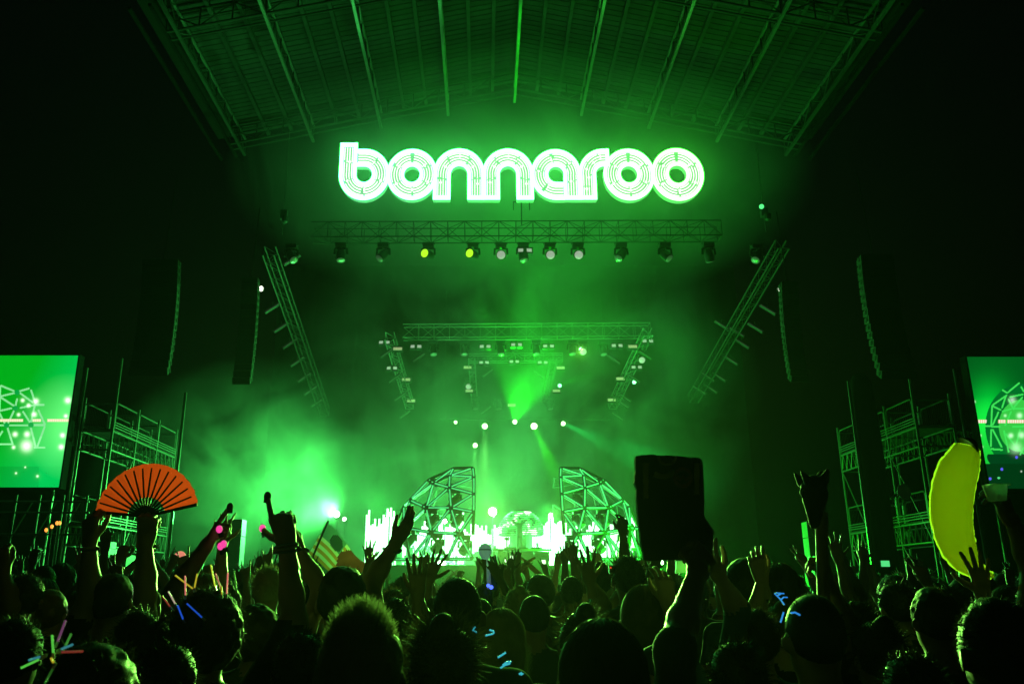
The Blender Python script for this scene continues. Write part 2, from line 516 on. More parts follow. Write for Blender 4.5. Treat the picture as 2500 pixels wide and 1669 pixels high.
M_NEONW = glow('white_neon', (1, 1, 0.92), 1.6, False)
for li, (ch, paths) in enumerate(LET):
    t = li / 7
    gcol = (0.10, 1.0, 0.30 - 0.26 * t)
    m_out = glow('bright_neon_%d' % li, (0.044, 1.0, 0.14 - 0.10 * t), SIGN_L)
    m_face = glow('letter_face_%d' % li, (0.16, 0.8, 0.30 - 0.12 * t), 0.7, False)
    for path in paths:
        closed = math.hypot(path[0][0] - path[-1][0], path[0][1] - path[-1][1]) < 1
        path = resample(path)
        dep = 0.006 * (li % 2)
        q = MB(); band(q, path, -50, 50, 0.0 + dep, -0.28, closed)
        L = q.build('letter', m_face, sign)
        for a, b, nm in ((-50.5, -30, 'outline_tube'), (30, 50.5, 'outline_tube')):
            q = MB(); band(q, path, a, b, 0.05 + dep, 0.004 + dep, closed); q.build(nm, m_out, L)
        if not closed:      # close the outline at the open ends of the stroke
            for e in (0, 1):
                p = path[:4] if e == 0 else path[-4:]
                if ch == 'b' and e == 1 or ch == 'a' and e == 1: continue
                q = MB(); band(q, p, -31, 31, 0.045 + dep, 0.004 + dep, False); q.build('outline_tube', m_out, L)
        rr = random.Random(li)
        for d in (-22.5, -7.5, 7.5, 22.5):
            q = MB(); cuts = [0.0]
            nseg = 6 if closed or ch in 'ba' else 5
            for j in range(1, nseg): cuts.append(j / nseg + rr.uniform(-0.012, 0.012))
            cuts.append(1.0)
            if not closed: cuts[0] = 0.03; cuts[-1] = 1.0 if ch in 'ba' else 0.97
            for j in range(nseg):
                band(q, path, d - 2.2, d + 2.2, 0.04 + dep, 0.006 + dep, False, cuts[j] + 0.008, cuts[j + 1] - 0.008)
            q.build('neon_tube', M_NEONW, L)
        q = MB()      # tube ends bent across the stroke
        for j in range(1, 6):
            i = int(len(path) * (j / 6.0))
            if 0 < i < len(path) - 2: band(q, path[i:i + 2], -15 if j % 2 else 0, 0 if j % 2 else 15, 0.038 + dep, 0.008 + dep, False)
        q.build('tube_bend', M_NEONW, L, kind='stuff')
# hangers of the sign and truss
for i, (xa, ya, yb, w) in enumerate(((655, 300, 482, 'left of the letters, its hoist at the lower end'), (1742, 330, 476, 'right of the letters, a green pilot lamp on its hoist'))):
    a = at(xa, ya, 34.1); b = at(xa - 4 if i == 0 else xa + 8, yb, 34.1)
    t = thing('chain_hoist', 'thin chain with a hoist, ' + w, 'hoist', b)
    strut('chain', (b.x, b.y, a.z), b, 0.018, M_STEEL, t)
    q = MB(); q.box(b + Vector((0.03, 0, -0.25)), (0.3, 0.25, 0.42)); q.lathe(b + Vector((0.12, -0.14, -0.4)), (0, 0, -1), [(0, 0.16), (0.25, 0.14), (0.32, 0.05)], 10); q.build('motor', M_BLACK, t)
    strut('hook_chain', b + Vector((0, 0, -0.45)), b + Vector((0.02, 0, -1.2)), 0.015, M_STEEL, t)
    if i: q = MB(); q.sphere(b + Vector((-0.13, -0.2, -0.05)), 0.11, 10, 7); q.build('pilot_lamp', glow('pilot', (0.1, 1, 0.25), 1.2, False), t)
a = at(1196, 462, 33.6)
t = thing('sign_bracket', 'small steel bracket hanging under the middle of the lit letters', 'bracket', a)
for dx in (-0.36, 0.36): strut('arm', a + Vector((dx, 0, 0)), a + Vector((dx, 0, -0.42)), 0.025, M_ALU, t)
strut('crossbar', a + Vector((-0.38, 0, -0.02)), a + Vector((0.38, 0, -0.02)), 0.025, M_ALU, t)
strut('stem', a + Vector((0, 0.1, 0.25)), a + Vector((0, 0.1, -1.1)), 0.03, M_ALU, t)


# ------------------------------------------------------------------ lamps on the trusses
def moving_head(lensmat, tilt, pan, size=1.0):
    """prototype with its mounting point at the origin, hanging down"""
    r = thing('moving_head_lamp', None, None)
    s = size
    q = MB(); q.box((0, 0, -0.1 * s), (0.42 * s, 0.34 * s, 0.16 * s)); q.box((0, 0, -0.01), (0.5 * s, 0.06 * s, 0.05 * s)); q.build('base', M_BLACK, r)
    q = MB()
    for sx in (-1, 1):
        q.poly([(sx * 0.05 * s, 0, -0.2 * s), (sx * 0.24 * s, 0, -0.24 * s), (sx * 0.25 * s, 0, -0.48 * s)], [0.055 * s, 0.05 * s, 0.045 * s], 6)
    q.build('yoke', M_BLACK, r)
    c = Vector((0, 0, -0.47 * s)); d = Vector((math.sin(pan) * math.cos(tilt), -math.cos(pan) * math.cos(tilt), math.sin(tilt)))
    q = MB(); q.lathe(c, d, [(-0.26 * s, 0.09 * s), (-0.22 * s, 0.15 * s), (0.02 * s, 0.185 * s), (0.2 * s, 0.18 * s), (0.25 * s, 0.19 * s), (0.27 * s, 0.175 * s)], 14); h = q.build('head', M_BLACK, r, True)
    q = MB(); q.lathe(c, d, [(0.268 * s, 0.165 * s), (0.285 * s, 0.15 * s), (0.305 * s, 0.06 * s)], 14); q.build('lens', lensmat, h, True)
    return r

def blinder(pair=True, s=1.0):
    r = thing('blinder_lamp', None, None)
    q = MB(); q.box((0, 0.1, -0.12 * s), (0.72 * s if pair else 0.62 * s, 0.14, 0.05)); q.tube((0, 0.1, 0), (0, 0.1, -0.2 * s), 0.03); q.build('bracket', M_BLACK, r)
    if pair:
        for sx in (-1, 1):
            q = MB(); q.box((sx * 0.19 * s, 0.06, -0.3 * s), (0.3 * s, 0.2, 0.28 * s), Euler((R(-14), 0, sx * R(7))).to_matrix()); h = q.build('housing', M_BLACK, r)
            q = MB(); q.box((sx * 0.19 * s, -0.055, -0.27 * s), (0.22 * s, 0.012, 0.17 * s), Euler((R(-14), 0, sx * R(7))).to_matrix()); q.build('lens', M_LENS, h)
    else:
        q = MB(); q.box((0, 0.06, -0.3 * s), (0.6 * s, 0.22, 0.26 * s), Euler((R(-20), 0, 0)).to_matrix()); h = q.build('housing', M_BLACK, r)
        q = MB(); q.box((0, -0.065, -0.28 * s), (0.5 * s, 0.012, 0.19 * s), Euler((R(-20), 0, 0)).to_matrix()); q.build('lens', mat('warm_lens_painted_glow', (0.5, 0.48, 0.38), 0.3, emis=(0.7, 0.75, 0.4), es=0.42), h)  # flat lens also gets a painted glow in place of reflected light
    return r

def light_bar(ang):
    r = thing('light_bar', None, None)
    rot = Euler((R(-15), 0, 0)).to_matrix() @ Euler((0, ang, 0)).to_matrix()
    q = MB(); q.box((0, 0, -0.3), (0.86, 0.14, 0.15), rot); b = q.build('housing', M_BLACK, r)
    q = MB(); q.box(Vector((0, 0, -0.3)) + rot @ Vector((0, -0.075, -0.045)), (0.8, 0.012, 0.055), rot); q.build('lens', M_LENSD, b)
    q = MB(); q.tube((0, 0, 0), (0, 0, -0.3), 0.025); q.build('bracket', M_BLACK, r)
    return r

def place(proto, loc, label, cat, group, used=set()):
    o = proto
    if proto.name in used: o = copy_tree(proto)
    used.add(proto.name)
    o.location = loc
    return tag(o, label, cat, group)

T = math.pi / 180
MH = {k: moving_head(*v) for k, v in {
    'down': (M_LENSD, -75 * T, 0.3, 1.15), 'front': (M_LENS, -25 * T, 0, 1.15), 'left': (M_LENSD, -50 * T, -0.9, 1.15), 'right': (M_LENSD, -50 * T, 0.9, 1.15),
    'lit': (M_LENSY, -8 * T, -0.5, 1.15), 'back': (M_LENSD, -60 * T, 2.6, 1.15)}.items()}
zc = at(1180, 556, 33.9).z
front = [(670, 'right'), (783, 'down'), (880, 'left'), (983, 'lit'), (1085, 'lit'), (1149, 'front'), (1200, 'down'), (1261, 'front'), (1325, 'front'), (1424, 'left'), (1524, 'right'), (1624, 'back'), (1735, 'left')]
look = {'down': 'black lamp pointing down', 'front': 'lamp with pale lens facing the crowd', 'left': 'black lamp turned left', 'right': 'black lamp turned right', 'lit': 'lamp with yellow-green glowing lens', 'back': 'black lamp turned away'}
for i, (x, kd) in enumerate(front):
    p = at(x, 562, 33.9)
    place(MH[kd], (p.x, p.y, zc - 0.05 if 716 < x < 1650 else p.z), look[kd] + ' under the front truss, ' + nth(i, len(front)), 'stage lamp', 'lamps under the front truss')
BL, BW = blinder(True), blinder(False)
pairs = [(1204, 562, 33.8, 'below the sign bracket on the front truss')]
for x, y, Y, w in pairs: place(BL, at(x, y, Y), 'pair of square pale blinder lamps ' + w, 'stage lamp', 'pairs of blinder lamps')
bsrc = lambda x, y, ox, sc: ((ox[0] + x * sc) * k_, (ox[1] + y * sc) * k_)
L3, S3 = (900, 760), 400 / 1845
L4 = (1250, 760)
PB = [(180, 300, L3, 45.5, 'left truss arm, topmost'), (535, 345, L3, 44.6, 'middle cross truss, at its left end'), (1312, 345, L3, 44.6, 'middle cross truss, above the hindmost truss'),
      (1665, 325, L3, 44.6, 'middle cross truss, just right of the upward beam'), (265, 590, L3, 47.5, 'left truss arm, halfway down'), (1300, 530, L3, 50.7, 'hindmost truss, at its left end'), (1640, 520, L3, 50.7, 'hindmost truss, in its middle'),
      (410, 340, L4, 44.6, 'middle cross truss, right of its middle'), (1180, 335, L4, 44.6, 'middle cross truss, at its right end'), (1525, 285, L4, 45.5, 'right truss arm, topmost'), (1400, 580, L4, 47.5, 'right truss arm, halfway down'), (345, 530, L4, 50.7, 'hindmost truss, at its right end')]
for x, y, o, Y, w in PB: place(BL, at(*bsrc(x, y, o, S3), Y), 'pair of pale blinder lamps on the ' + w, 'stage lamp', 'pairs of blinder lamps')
WB = [(330, 370, L3, 45.4, 'left truss arm, near its top'), (425, 720, L3, 49.5, 'left truss arm, below its middle'), (480, 960, L3, 52, 'left truss arm, at its lower end'), (1115, 585, L3, 51.5, 'arm under the left end of the hindmost truss, upper'), (1133, 850, L3, 55, 'arm under the left end of the hindmost truss, lower'),
      (1610, 1010, L3, 53, 'back of the stage just above the upward beam'), (1355, 345, L4, 45.4, 'right truss arm, near its top'), (1217, 710, L4, 49.5, 'right truss arm, below its middle'), (1120, 950, L4, 52, 'right truss arm, at its lower end'), (545, 590, L4, 51.5, 'arm under the right end of the hindmost truss, upper'), (498, 850, L4, 55, 'arm under the right end of the hindmost truss, lower')]
for x, y, o, Y, w in WB: place(BW, at(*bsrc(x, y, o, S3), Y), 'flat blinder lamp on the ' + w, 'stage lamp', 'flat blinder lamps')
# round heads with pale lenses
for x, y, o, Y, w in ((790, 340, L4, 44.6, 'and a green spark above, under the middle cross truss'), (1447, 440, L4, 47.2, 'on the right truss arm'), (1125, 750, L3, 54.6, 'on the arm under the left end of the hindmost truss')):
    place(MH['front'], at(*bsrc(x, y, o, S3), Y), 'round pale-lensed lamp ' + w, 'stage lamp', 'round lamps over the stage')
for x, y, o, w in ((730, 330, L3, 'first'), (1076, 330, L3, 'second'), (1485, 330, L3, 'third'), (270, 325, L4, 'fourth'), (675, 325, L4, 'fifth'), (1020, 330, L4, 'sixth')):
    place(MH['down'], at(*bsrc(x, y, o, S3), 44.7), w + ' from left of the dark lamps under the middle cross truss', 'stage lamp', 'dark lamps under the middle cross truss')
for x, y, o, w in ((1200, 960, L3, 'leftmost'), (1460, 960, L3, 'second from the left'), (425, 960, L4, 'third from the left')):
    place(MH['down'], at(*bsrc(x, y, o, S3), 52), w + ' dark lamp hanging just above the row of lit beam lamps', 'stage lamp', 'dark lamps above the lit row')
# bars along the raked trusses
barl = light_bar(R(-40)); barr = light_bar(R(40))
zs = lambda x, y: ((600 + x / 2.959) * k_, (470 + y / 2.959) * k_)
zr = lambda x, y: ((1250 + x / 2.936) * k_, (470 + y / 2.936) * k_)
LB = [(335, 440, 34.5), (195, 790, 38), (258, 930, 39.6), (318, 1050, 41), (375, 1180, 42.5), (425, 1295, 44), (470, 1390, 45.5), (520, 1480, 47)]
for i, (x, y, Y) in enumerate(LB):
    place(barl, at(*zs(x, y), Y), ['topmost', *ORDN[1:7], 'lowest'][i] + (' from the top' if 0 < i < 7 else '') + ' strip lamp on the left sloping truss', 'light bar', 'strip lamps along the left truss')
RB = [(1500, 910, 42), (1610, 960, 41), (1830, 795, 38), (1740, 925, 39.5), (1645, 1040, 41), (1565, 1160, 42.5), (1400, 1280, 44), (1480, 1280, 44), (1340, 1375, 45), (1420, 1365, 45)]
for i, (x, y, Y) in enumerate(sorted(RB, key=lambda p: p[1])):
    place(barr, at(*zr(x, y), Y), ['topmost', *ORDN[1:9], 'lowest'][i] + (' from the top' if 0 < i < 9 else '') + ' strip lamp on the right sloping truss', 'light bar', 'strip lamps along the right truss')
inner = [(205, 410, L3, 46, -1), (560, 460, L3, 45, -1), (290, 700, L3, 48, -1), (350, 910, L3, 51, -1), (410, 1110, L3, 53, -1), (1340, 640, L3, 52, -1), (1320, 1060, L3, 54, -1), (60, 440, L4, 51, 1), (1150, 480, L4, 45, 1), (1500, 430, L4, 46, 1), (1370, 700, L4, 49, 1), (1270, 920, L4, 51.5, 1), (1245, 990, L4, 52, 1), (1185, 1130, L4, 54, 1), (305, 660, L4, 52, 1)]
for i, (x, y, o, Y, s) in enumerate(sorted(inner, key=lambda p: p[0] + p[2][0] * 10)):
    place(barl if s < 0 else barr, at(*bsrc(x, y, o, S3), Y), 'small slanted strip lamp deep over the stage, ' + nth(i, len(inner)), 'light bar', 'strip lamps deep over the stage')
# hoist motors, small pilot lights on the side trusses
for x, y, Y, w in ((599, 662, 33.5, 'left'), (1790, 663, 33.5, 'right')):
    p = at(x, y, Y)
    t = thing('work_light', 'tiny white work light beside the sloping truss on the ' + w, 'lamp', p)
    q = MB(); q.sphere(p, (0.09, 0.09, 0.12), 10, 7); q.build('bulb', glow('work_glow', (1, 0.95, 0.85), 3, False), t, True)
    q = MB(); q.box(p + Vector((0, 0.16, 0.06)), (0.12, 0.2, 0.1)); q.build('housing', M_BLACK, t)
# lit beam lamps at the back
M_BEAM = glow('beam_lens', (0.55, 1.0, 0.4), 6, False)
M_BEAMG = glow('green_beam_lens', (0.2, 1.0, 0.35), 5, False)
BEAMS = [(1045, 968, 0.10, 'smallest, leftmost'), (1112, 977, 0.17, 'second from the left, its beam pointing down'), (1181, 967, 0.14, 'in the middle, its wide beam pointing up'), (1225, 977, 0.2, 'the largest, its beam pointing down to the right'), (1292, 971, 0.13, 'rightmost, a faint beam to its right')]
def beam_lamp(p, r, w, m):
    t = thing('beam_lamp', 'lit round beam lamp deep on stage, ' + w, 'stage lamp', p, 'lit beam lamps at the back')
    q = MB(); q.lathe(p + Vector((0, 0.02, 0)), (0, 1, 0), [(0, r * 1.15), (0.3, r * 1.1), (0.42, r * 0.6)], 16); q.build('head', M_BLACK, t, True)
    q = MB(); q.lathe(p, (0, -1, 0), [(-0.02, r), (0.01, r), (0.05, r * 0.6)], 16); q.build('lens', m, t, True)
    q = MB(); q.poly([p + Vector((-r * 1.2, 0.2, 0)), p + Vector((-r * 1.2, 0.2, r * 1.6)), p + Vector((r * 1.2, 0.2, r * 1.6)), p + Vector((r * 1.2, 0.2, 0))], 0.03, 5); q.tube(p + Vector((0, 0.2, r * 1.6)), p + Vector((0, 0.2, r * 1.6 + 0.15)), 0.03); q.build('yoke', M_BLACK, t)
for x, y, r, w in BEAMS: beam_lamp(at(x, y, 50), r, w, M_BEAM)
beam_lamp(at(1090, 1021, 50), 0.14, 'the low one below the others', M_BEAM)
for x, y, w in ((1333, 801, 'on the middle cross truss'), (1455, 876, 'on the right truss arm'), (1284, 884, 'under the right end of the hindmost truss')):
    p = at(x, y, 44.4 if y < 820 else 50.5)
    t = thing('beam_lamp', 'small bright green lamp ' + w, 'stage lamp', p, 'small green lamps in the rig')
    q = MB(); q.lathe(p, (0, -1, 0), [(-0.2, 0.08), (0.0, 0.12), (0.03, 0.08)], 12); q.build('lens', M_BEAMG, t, True)
    q = MB(); q.box(p + Vector((0, 0.25, 0.05)), (0.2, 0.2, 0.24)); q.build('head', M_BLACK, t)

# ------------------------------------------------------------------ line arrays
def line_array(x0, y0, x1, y1, Y, n, lab, wid):
    a, b = at(x0, y0, Y), at(x1, y1, Y)
    t = thing('line_array', lab, 'loudspeakers', a, 'hanging loudspeaker columns')
    strut('hanger', a + Vector((0, 0.3, 3.5)), a, 0.02, M_BLACKF, t)
    H = a.z - b.z
    for k in range(n):
        u = (k + 0.5) / n
        c = Vector((a.x + (b.x - a.x) * u, Y - 0.45 * u * u * 2, a.z - H * u))
        tilt = R(4 + 22 * u * u)
        q = MB(); hh = H / n * 0.46
        rot = Euler((tilt, 0, 0)).to_matrix()
        fr = [(-wid / 2, -0.3, -hh), (wid / 2, -0.3, -hh), (wid / 2, -0.3, hh), (-wid / 2, -0.3, hh)]
        bk = [(-wid / 2.5, 0.3, -hh * 0.75), (wid / 2.5, 0.3, -hh * 0.75), (wid / 2.5, 0.3, hh * 0.75), (-wid / 2.5, 0.3, hh * 0.75)]
        q.add([c + rot @ Vector(p) for p in fr + bk], [(0, 1, 2, 3), (7, 6, 5, 4), (1, 5, 6, 2), (4, 0, 3, 7), (3, 2, 6, 7), (4, 5, 1, 0)])
        cab = q.build('cabinet', mat('speaker_black', (0.03, 0.03, 0.03), 0.7, 0, 0.3, 20, spec=0.15), t)
        q = MB()
        q.box(c + rot @ Vector(((1 if x0 < 1180 else -1) * (wid / 2 + 0.012), -0.12, 0)), (0.02, 0.1, hh * 1.1), rot)
        q.build('rigging_bolt', mat('dull_bolt', (0.03, 0.03, 0.03), 0.7, spec=0.1), cab)
line_array(375, 600, 370, 872, 27.0, 16, 'faint hanging loudspeaker column left, right of the big screen', 1.25)
line_array(577, 640, 571, 890, 33.0, 16, 'slim hanging loudspeaker column beside the sloping left truss', 0.7)
line_array(2003, 590, 2026, 880, 27.0, 16, 'faint hanging loudspeaker column right, above the scaffold', 1.15)
line_array(1806, 650, 1812, 885, 33.0, 16, 'slim hanging loudspeaker column beside the sloping right truss', 0.7)

# ------------------------------------------------------------------ geodesic half domes
YD = 41.0
SPX_D = (at(1186, 1250, YD) - at(1185, 1250, YD)).x          # metres per picture unit at the domes
DC = at(1185, 1335, YD)
RD = 270 * SPX_D
zl = lambda x, y: ((870 + x * 400 / 2091) * k_, (1130 + y * 400 / 2091) * k_)
NODES = {'N0': (1495, 150), 'N1': (1508, 272), 'N2': (1510, 492), 'N3': (1510, 715), 'N4': (1505, 980), 'N5': (1500, 1265),
         'T0': (1245, 140), 'H1': (1205, 238), 'H2': (1205, 400), 'H3': (1235, 658), 'K2': (1335, 975), 'B2': (1200, 1265),
         'G0': (1000, 325), 'G1': (925, 645), 'K1': (1000, 950), 'B1': (880, 1265), 'F0': (935, 268), 'F1': (698, 525), 'E0': (650, 880), 'B0': (745, 1262),
         'S1': (615, 590), 'S2': (520, 880), 'S3': (545, 1255)}
EDGES = ['N0N1', 'N1N2', 'N2N3', 'N0T0', 'N0H1', 'T0H1', 'N1H1', 'N1H2', 'H1H2', 'H2N2', 'N2H3', 'H3N3', 'H2H3', 'H2G0', 'H1G0', 'T0F0', 'T0G0', 'F0G0', 'F0F1', 'F1G0', 'G0G1', 'H2G1', 'G1H3',
         'F1G1', 'F1E0', 'E0G1', 'F1S1', 'S1E0', 'S1S2', 'E0S2', 'G1K1', 'H3K1', 'H3K2', 'N3K2', 'E0K1', 'K1K2', 'E0B0', 'E0S3', 'S2S3', 'K1B0', 'K1B1', 'K1B2', 'K2B2', 'K2N5', 'S3B0', 'B0B1', 'B1B2', 'B2N5', 'N3N4']
NOLIGHT = {'N0T0', 'T0F0', 'S1S2', 'S2S3', 'E0B0', 'N3N4', 'K1B2', 'H1G0'}
M_DOME = mat('dark_green_steel', (0.03, 0.035, 0.032), 0.6, 0.1, 0.25, 10, spec=0.2)
M_STRIP = glow('green_strip', (0.10, 0.85, 0.30), 0.75, False)
for s, w in ((1, 'left'), (-1, 'right')):
    dm = thing('half_dome', 'geodesic half dome of steel bars with green light strips, on the %s of the performer' % w, 'stage set', DC + Vector((-s * RD * 0.6, 0, 0)), 'half domes')
    P = {}
    for kx, (x, y) in NODES.items():
        a, b = zl(x, y)
        dx = (a - 1185) * SPX_D; dz = (1335 - b) * SPX_D
        P[kx] = (s * dx, math.sqrt(max(0.02, (RD * 1.16) ** 2 - dx * dx - dz * dz)) * 0.5, dz)
    for e in EDGES:
        a, b = P[e[:2]], P[e[2:]]
        for f in (-1, 1):
            A = DC + Vector((a[0], f * a[1], a[2])); B = DC + Vector((b[0], f * b[1], b[2]))
            if f == 1 and abs(a[1]) < 0.6 and abs(b[1]) < 0.6: continue
            if f == 1 and EDGES.index(e) % 2: continue
            o = strut('dome_bar', A, B, 0.085 if f < 0 else 0.04, M_DOME, dm, 5)
            if f < 0 and e not in NOLIGHT:
                d = (B - A).normalized(); off = Vector((0, -0.11, 0))
                strut('light_strip', A.lerp(B, 0.1) + off, A.lerp(B, 0.9) + off, 0.032, M_STRIP, dm, 5)
    for kx in ('H2', 'H3', 'G1', 'K1', 'K2', 'E0', 'G0'):
        p = P[kx]; c = DC + Vector((p[0], -p[1], p[2]))
        q = MB(); rr = random.Random(kx)
        q.lathe(c + Vector((0, 0.03, 0)), (0, 1, 0), [(0, 0.2), (0.06, 0.26), (0.1, 0.2)], 7); q.build('hub_plate', M_BLACK, dm)
        if kx != 'G0':
            l = MH['left' if s > 0 else 'right']
            place(l, c + Vector((s * 0.28, 0.15, -0.05)), 'black lamp under the %s joint of the %s half dome' % ({'H2': 'upper inner', 'H3': 'middle inner', 'G1': 'middle outer', 'K1': 'lower middle', 'K2': 'lower inner', 'E0': 'outermost'}[kx], w), 'stage lamp', 'lamps on the half domes')
    q = MB(); q.box(DC + Vector((-s * RD * 0.68, 0.2, 0.1)), (RD * 0.62, RD * 0.9, 0.18)); q.build('base_frame', M_BLACK, dm)
    for x_ in (0.4, 0.6, 0.8):
        strut('base_leg', DC + Vector((-s * RD * x_, -1.2, 0.05)), DC + Vector((-s * RD * x_, -1.2, 2.78 - DC.z)), 0.05, M_BLACK, dm)

# ------------------------------------------------------------------ wall of light tubes
YW = 43.6
tw = thing('light_tube_wall', 'long row of upright white light tubes of uneven lengths across the stage', 'stage set', at(1150, 1240, YW))
M_TUBE = glow('white_tube', (0.42, 1.0, 0.48), TUBE_L, True)
rr = random.Random(4)
tube_me = {}
def add_tube_(x, y0, y1, Y=YW, r=0.048):
    a, b = at(x, y0, Y), at(x, y1, Y)
    q = strut('light_tube', Vector((b.x, Y, b.z)), Vector((b.x, Y, a.z)), r, M_TUBE, tw, 6)
x = 836
env = [(836, 1186, 1325), (850, 1200, 1325), (870, 1195, 1325), (885, 1180, 1325), (910, 1190, 1325), (935, 1215, 1262), (960, 1222, 1265), (990, 1215, 1262), (1010, 1205, 1262), (1035, 1195, 1270), (1050, 1190, 1290), (1075, 1212, 1270), (1110, 1215, 1255), (1150, 1215, 1256), (1200, 1225, 1257), (1240, 1222, 1257), (1262, 1200, 1310), (1282, 1190, 1300), (1300, 1210, 1285), (1330, 1215, 1270), (1360, 1205, 1275), (1390, 1215, 1265), (1415, 1205, 1280), (1440, 1190, 1265), (1460, 1200, 1250)]
while x < 1460:
    for (xa, ya, za), (xb, yb, zb) in zip(env, env[1:]):
        if xa <= x <= xb:
            u = (x - xa) / (xb - xa); y0 = ya + (yb - ya) * u; y1 = za + (zb - za) * u
    y0 += rr.uniform(-12, 14); y1 += rr.uniform(-13, 15) if x > 915 else 0
    if rr.random() < 0.10: y0 -= rr.uniform(8, 22)
    if rr.random() < 0.10 and x > 915: y1 += rr.uniform(10, 25)
    if not (908 < x < 922): add_tube_(x, y0, y1)
    x += 4.9 if x < 1240 or x > 1290 else 4.0
for x, y0, y1 in ((884, 1166, 1325), (892, 1164, 1325), (899, 1172, 1325), (1262, 1180, 1310), (1268, 1185, 1310), (1043, 1180, 1225)):
    add_tube_(x, y0, y1, YW - 0.12)
q = MB()
for y in (1237, 1241): a, b = at(912, y, YW + 0.1), at(1460, y, YW + 0.1); q.tube(a, b, 0.02, n=5)
a, b = at(834, 1320, YW + 0.1), at(912, 1320, YW + 0.1); q.tube(a, b, 0.03, n=5)
q.build('support_rail', M_BLACK, tw)
for x in range(850, 1460, 60):
    a = at(x, 1240, YW + 0.12); strut('support_post', (a.x, a.y, 2.8), a, 0.025, M_BLACK, tw)

# ------------------------------------------------------------------ LED half globe and the performer's desk
YG = 42.6
GC = at(1195, 1222, YG); RG = 53 * SPX_D * 1.03
gl = thing('led_half_globe', 'half globe of green and white LED rows behind the performer', 'stage set', GC)
M_LED = {}
def led_row(i):
    m = bpy.data.materials.new('led_row'); m.use_nodes = True
    nt = m.node_tree; p = nt.nodes['Principled BSDF']; p.inputs['Base Color'].default_value = (0.02, 0.02, 0.02, 1)
    tc = nt.nodes.new('ShaderNodeTexCoord'); mp = nt.nodes.new('ShaderNodeMapping'); mp.inputs['Scale'].default_value = (1.5, 0.2, 0.25); mp.inputs['Location'].default_value = (0, 0, 0.11 * i)
    nz = nt.nodes.new('ShaderNodeTexNoise'); nz.inputs['Scale'].default_value = 1.6; nz.inputs['Detail'].default_value = 3
    cr = nt.nodes.new('ShaderNodeValToRGB'); e = cr.color_ramp.elements
    e[0].position = 0.40; e[0].color = (0.01, 0.10, 0.02, 1); e[1].position = 0.62; e[1].color = (2.2, 2.4, 2.0, 1)
    x = cr.color_ramp.elements.new(0.46); x.color = (0.10, 1.3, 0.16, 1)
    x = cr.color_ramp.elements.new(0.55); x.color = (0.15, 1.6, 0.25, 1)
    nt.links.new(tc.outputs['Object'], mp.inputs[0]); nt.links.new(mp.outputs[0], nz.inputs[0]); nt.links.new(nz.outputs['Fac'], cr.inputs[0])
    nt.links.new(cr.outputs[0], p.inputs['Emission Color']); p.inputs['Emission Strength'].default_value = 1.0
    m.cycles.emission_sampling = 'NONE'
    return m
for i in range(13):
    a = (i + 0.4) / 13.5
    z = -0.12 + 1.1 * a
    if z > 0.985: z = 0.985
    r = RG * math.sqrt(max(0.03, 1 - max(z, 0) ** 2)); 
    pts = [GC + Vector((r * math.cos(t), -r * 0.75 * math.sin(t), z * RG)) for t in [PI * j / 26 for j in range(27)]]
    q = MB(); q.poly(pts, 0.026, 5); q.build('led_row', led_row(i), gl)
for j in range(9):
    t = PI * (j + 0.5) / 9
    pts = [GC + Vector((RG * 0.98 * math.cos(b) * math.cos(t), 0.03 - RG * 0.73 * math.cos(b) * math.sin(t), RG * 0.98 * math.sin(b))) for b in [PI / 2 * k / 8 for k in range(9)]]
    q = MB(); q.poly(pts, 0.018, 4); q.build('rib', M_BLACK, gl)
q = MB(); q.sphere(GC + Vector((0, 0.02, 0)), (RG * 0.965, RG * 0.70, RG * 0.965), 24, 16); q.v = [(a_, b_, max(c_, GC.z - 0.12 * RG)) for a_, b_, c_ in q.v]; q.build('dark_core', M_BLACKF, gl, True)
q = MB(); q.lathe(GC + Vector((0, 0, 2.8 - GC.z)), (0, 0, 1), [(0, RG * 0.5), (GC.z - 2.95, RG * 0.5), (GC.z - 2.9, RG * 0.8)], 16); q.build('stand', M_BLACK, gl)

YJ = 40.2
DT = at(1196, 1259, YJ)
dw = (at(1262, 1259, YJ) - at(1130, 1259, YJ)).x
dk = thing('performer_desk', 'wide performer desk with lit panels in its front, in the middle of the stage', 'desk', (DT.x, YJ, 2.8))
q = MB(); q.box((DT.x, YJ + 0.3, DT.z - 0.04), (dw, 1.1, 0.09)); q.build('desk_top', mat('desk_grey', (0.4, 0.42, 0.4), 0.4), dk)
b0 = 2.8
pan = [(1142, 1160, M_BLACK), (1163, 1192, None), (1196, 1222, M_BLACK), (1226, 1258, None)]
for xa, xb, m in pan:
    A, B = at(xa, 1262, YJ), at(xb, 1262, YJ)
    q = MB(); q.box(((A.x + B.x) / 2, YJ - 0.15, (DT.z + b0) / 2 - 0.05), (B.x - A.x, 0.1, DT.z - b0 - 0.12)); q.build('front_panel', m or M_DOME, dk)
M_PANEL = glow('lit_panel', (0.75, 1.0, 0.6), 3.2, True)
for x, y, w, h in ((1178, 1283, 14, 17), (1178, 1306, 14, 15), (1208, 1302, 14, 8), (1226, 1302, 12, 7), (1247, 1302, 8, 8), (1247, 1288, 8, 8), (1160, 1285, 4, 6)):
    p = at(x, y, YJ - 0.22); q = MB(); q.box(p, (w * SPX_D, 0.03, h * SPX_D)); q.build('lit_panel', M_PANEL, dk)
for x, w in ((-0.55, 0.5), (0.1, 0.45), (0.7, 0.5)):
    q = MB(); q.box((DT.x + x, YJ + 0.3, DT.z + 0.045), (w, 0.45, 0.07)); q.box((DT.x + x, YJ + 0.3, DT.z + 0.09), (w * 0.8, 0.35, 0.02)); q.build('mixer', M_BLACK, dk)
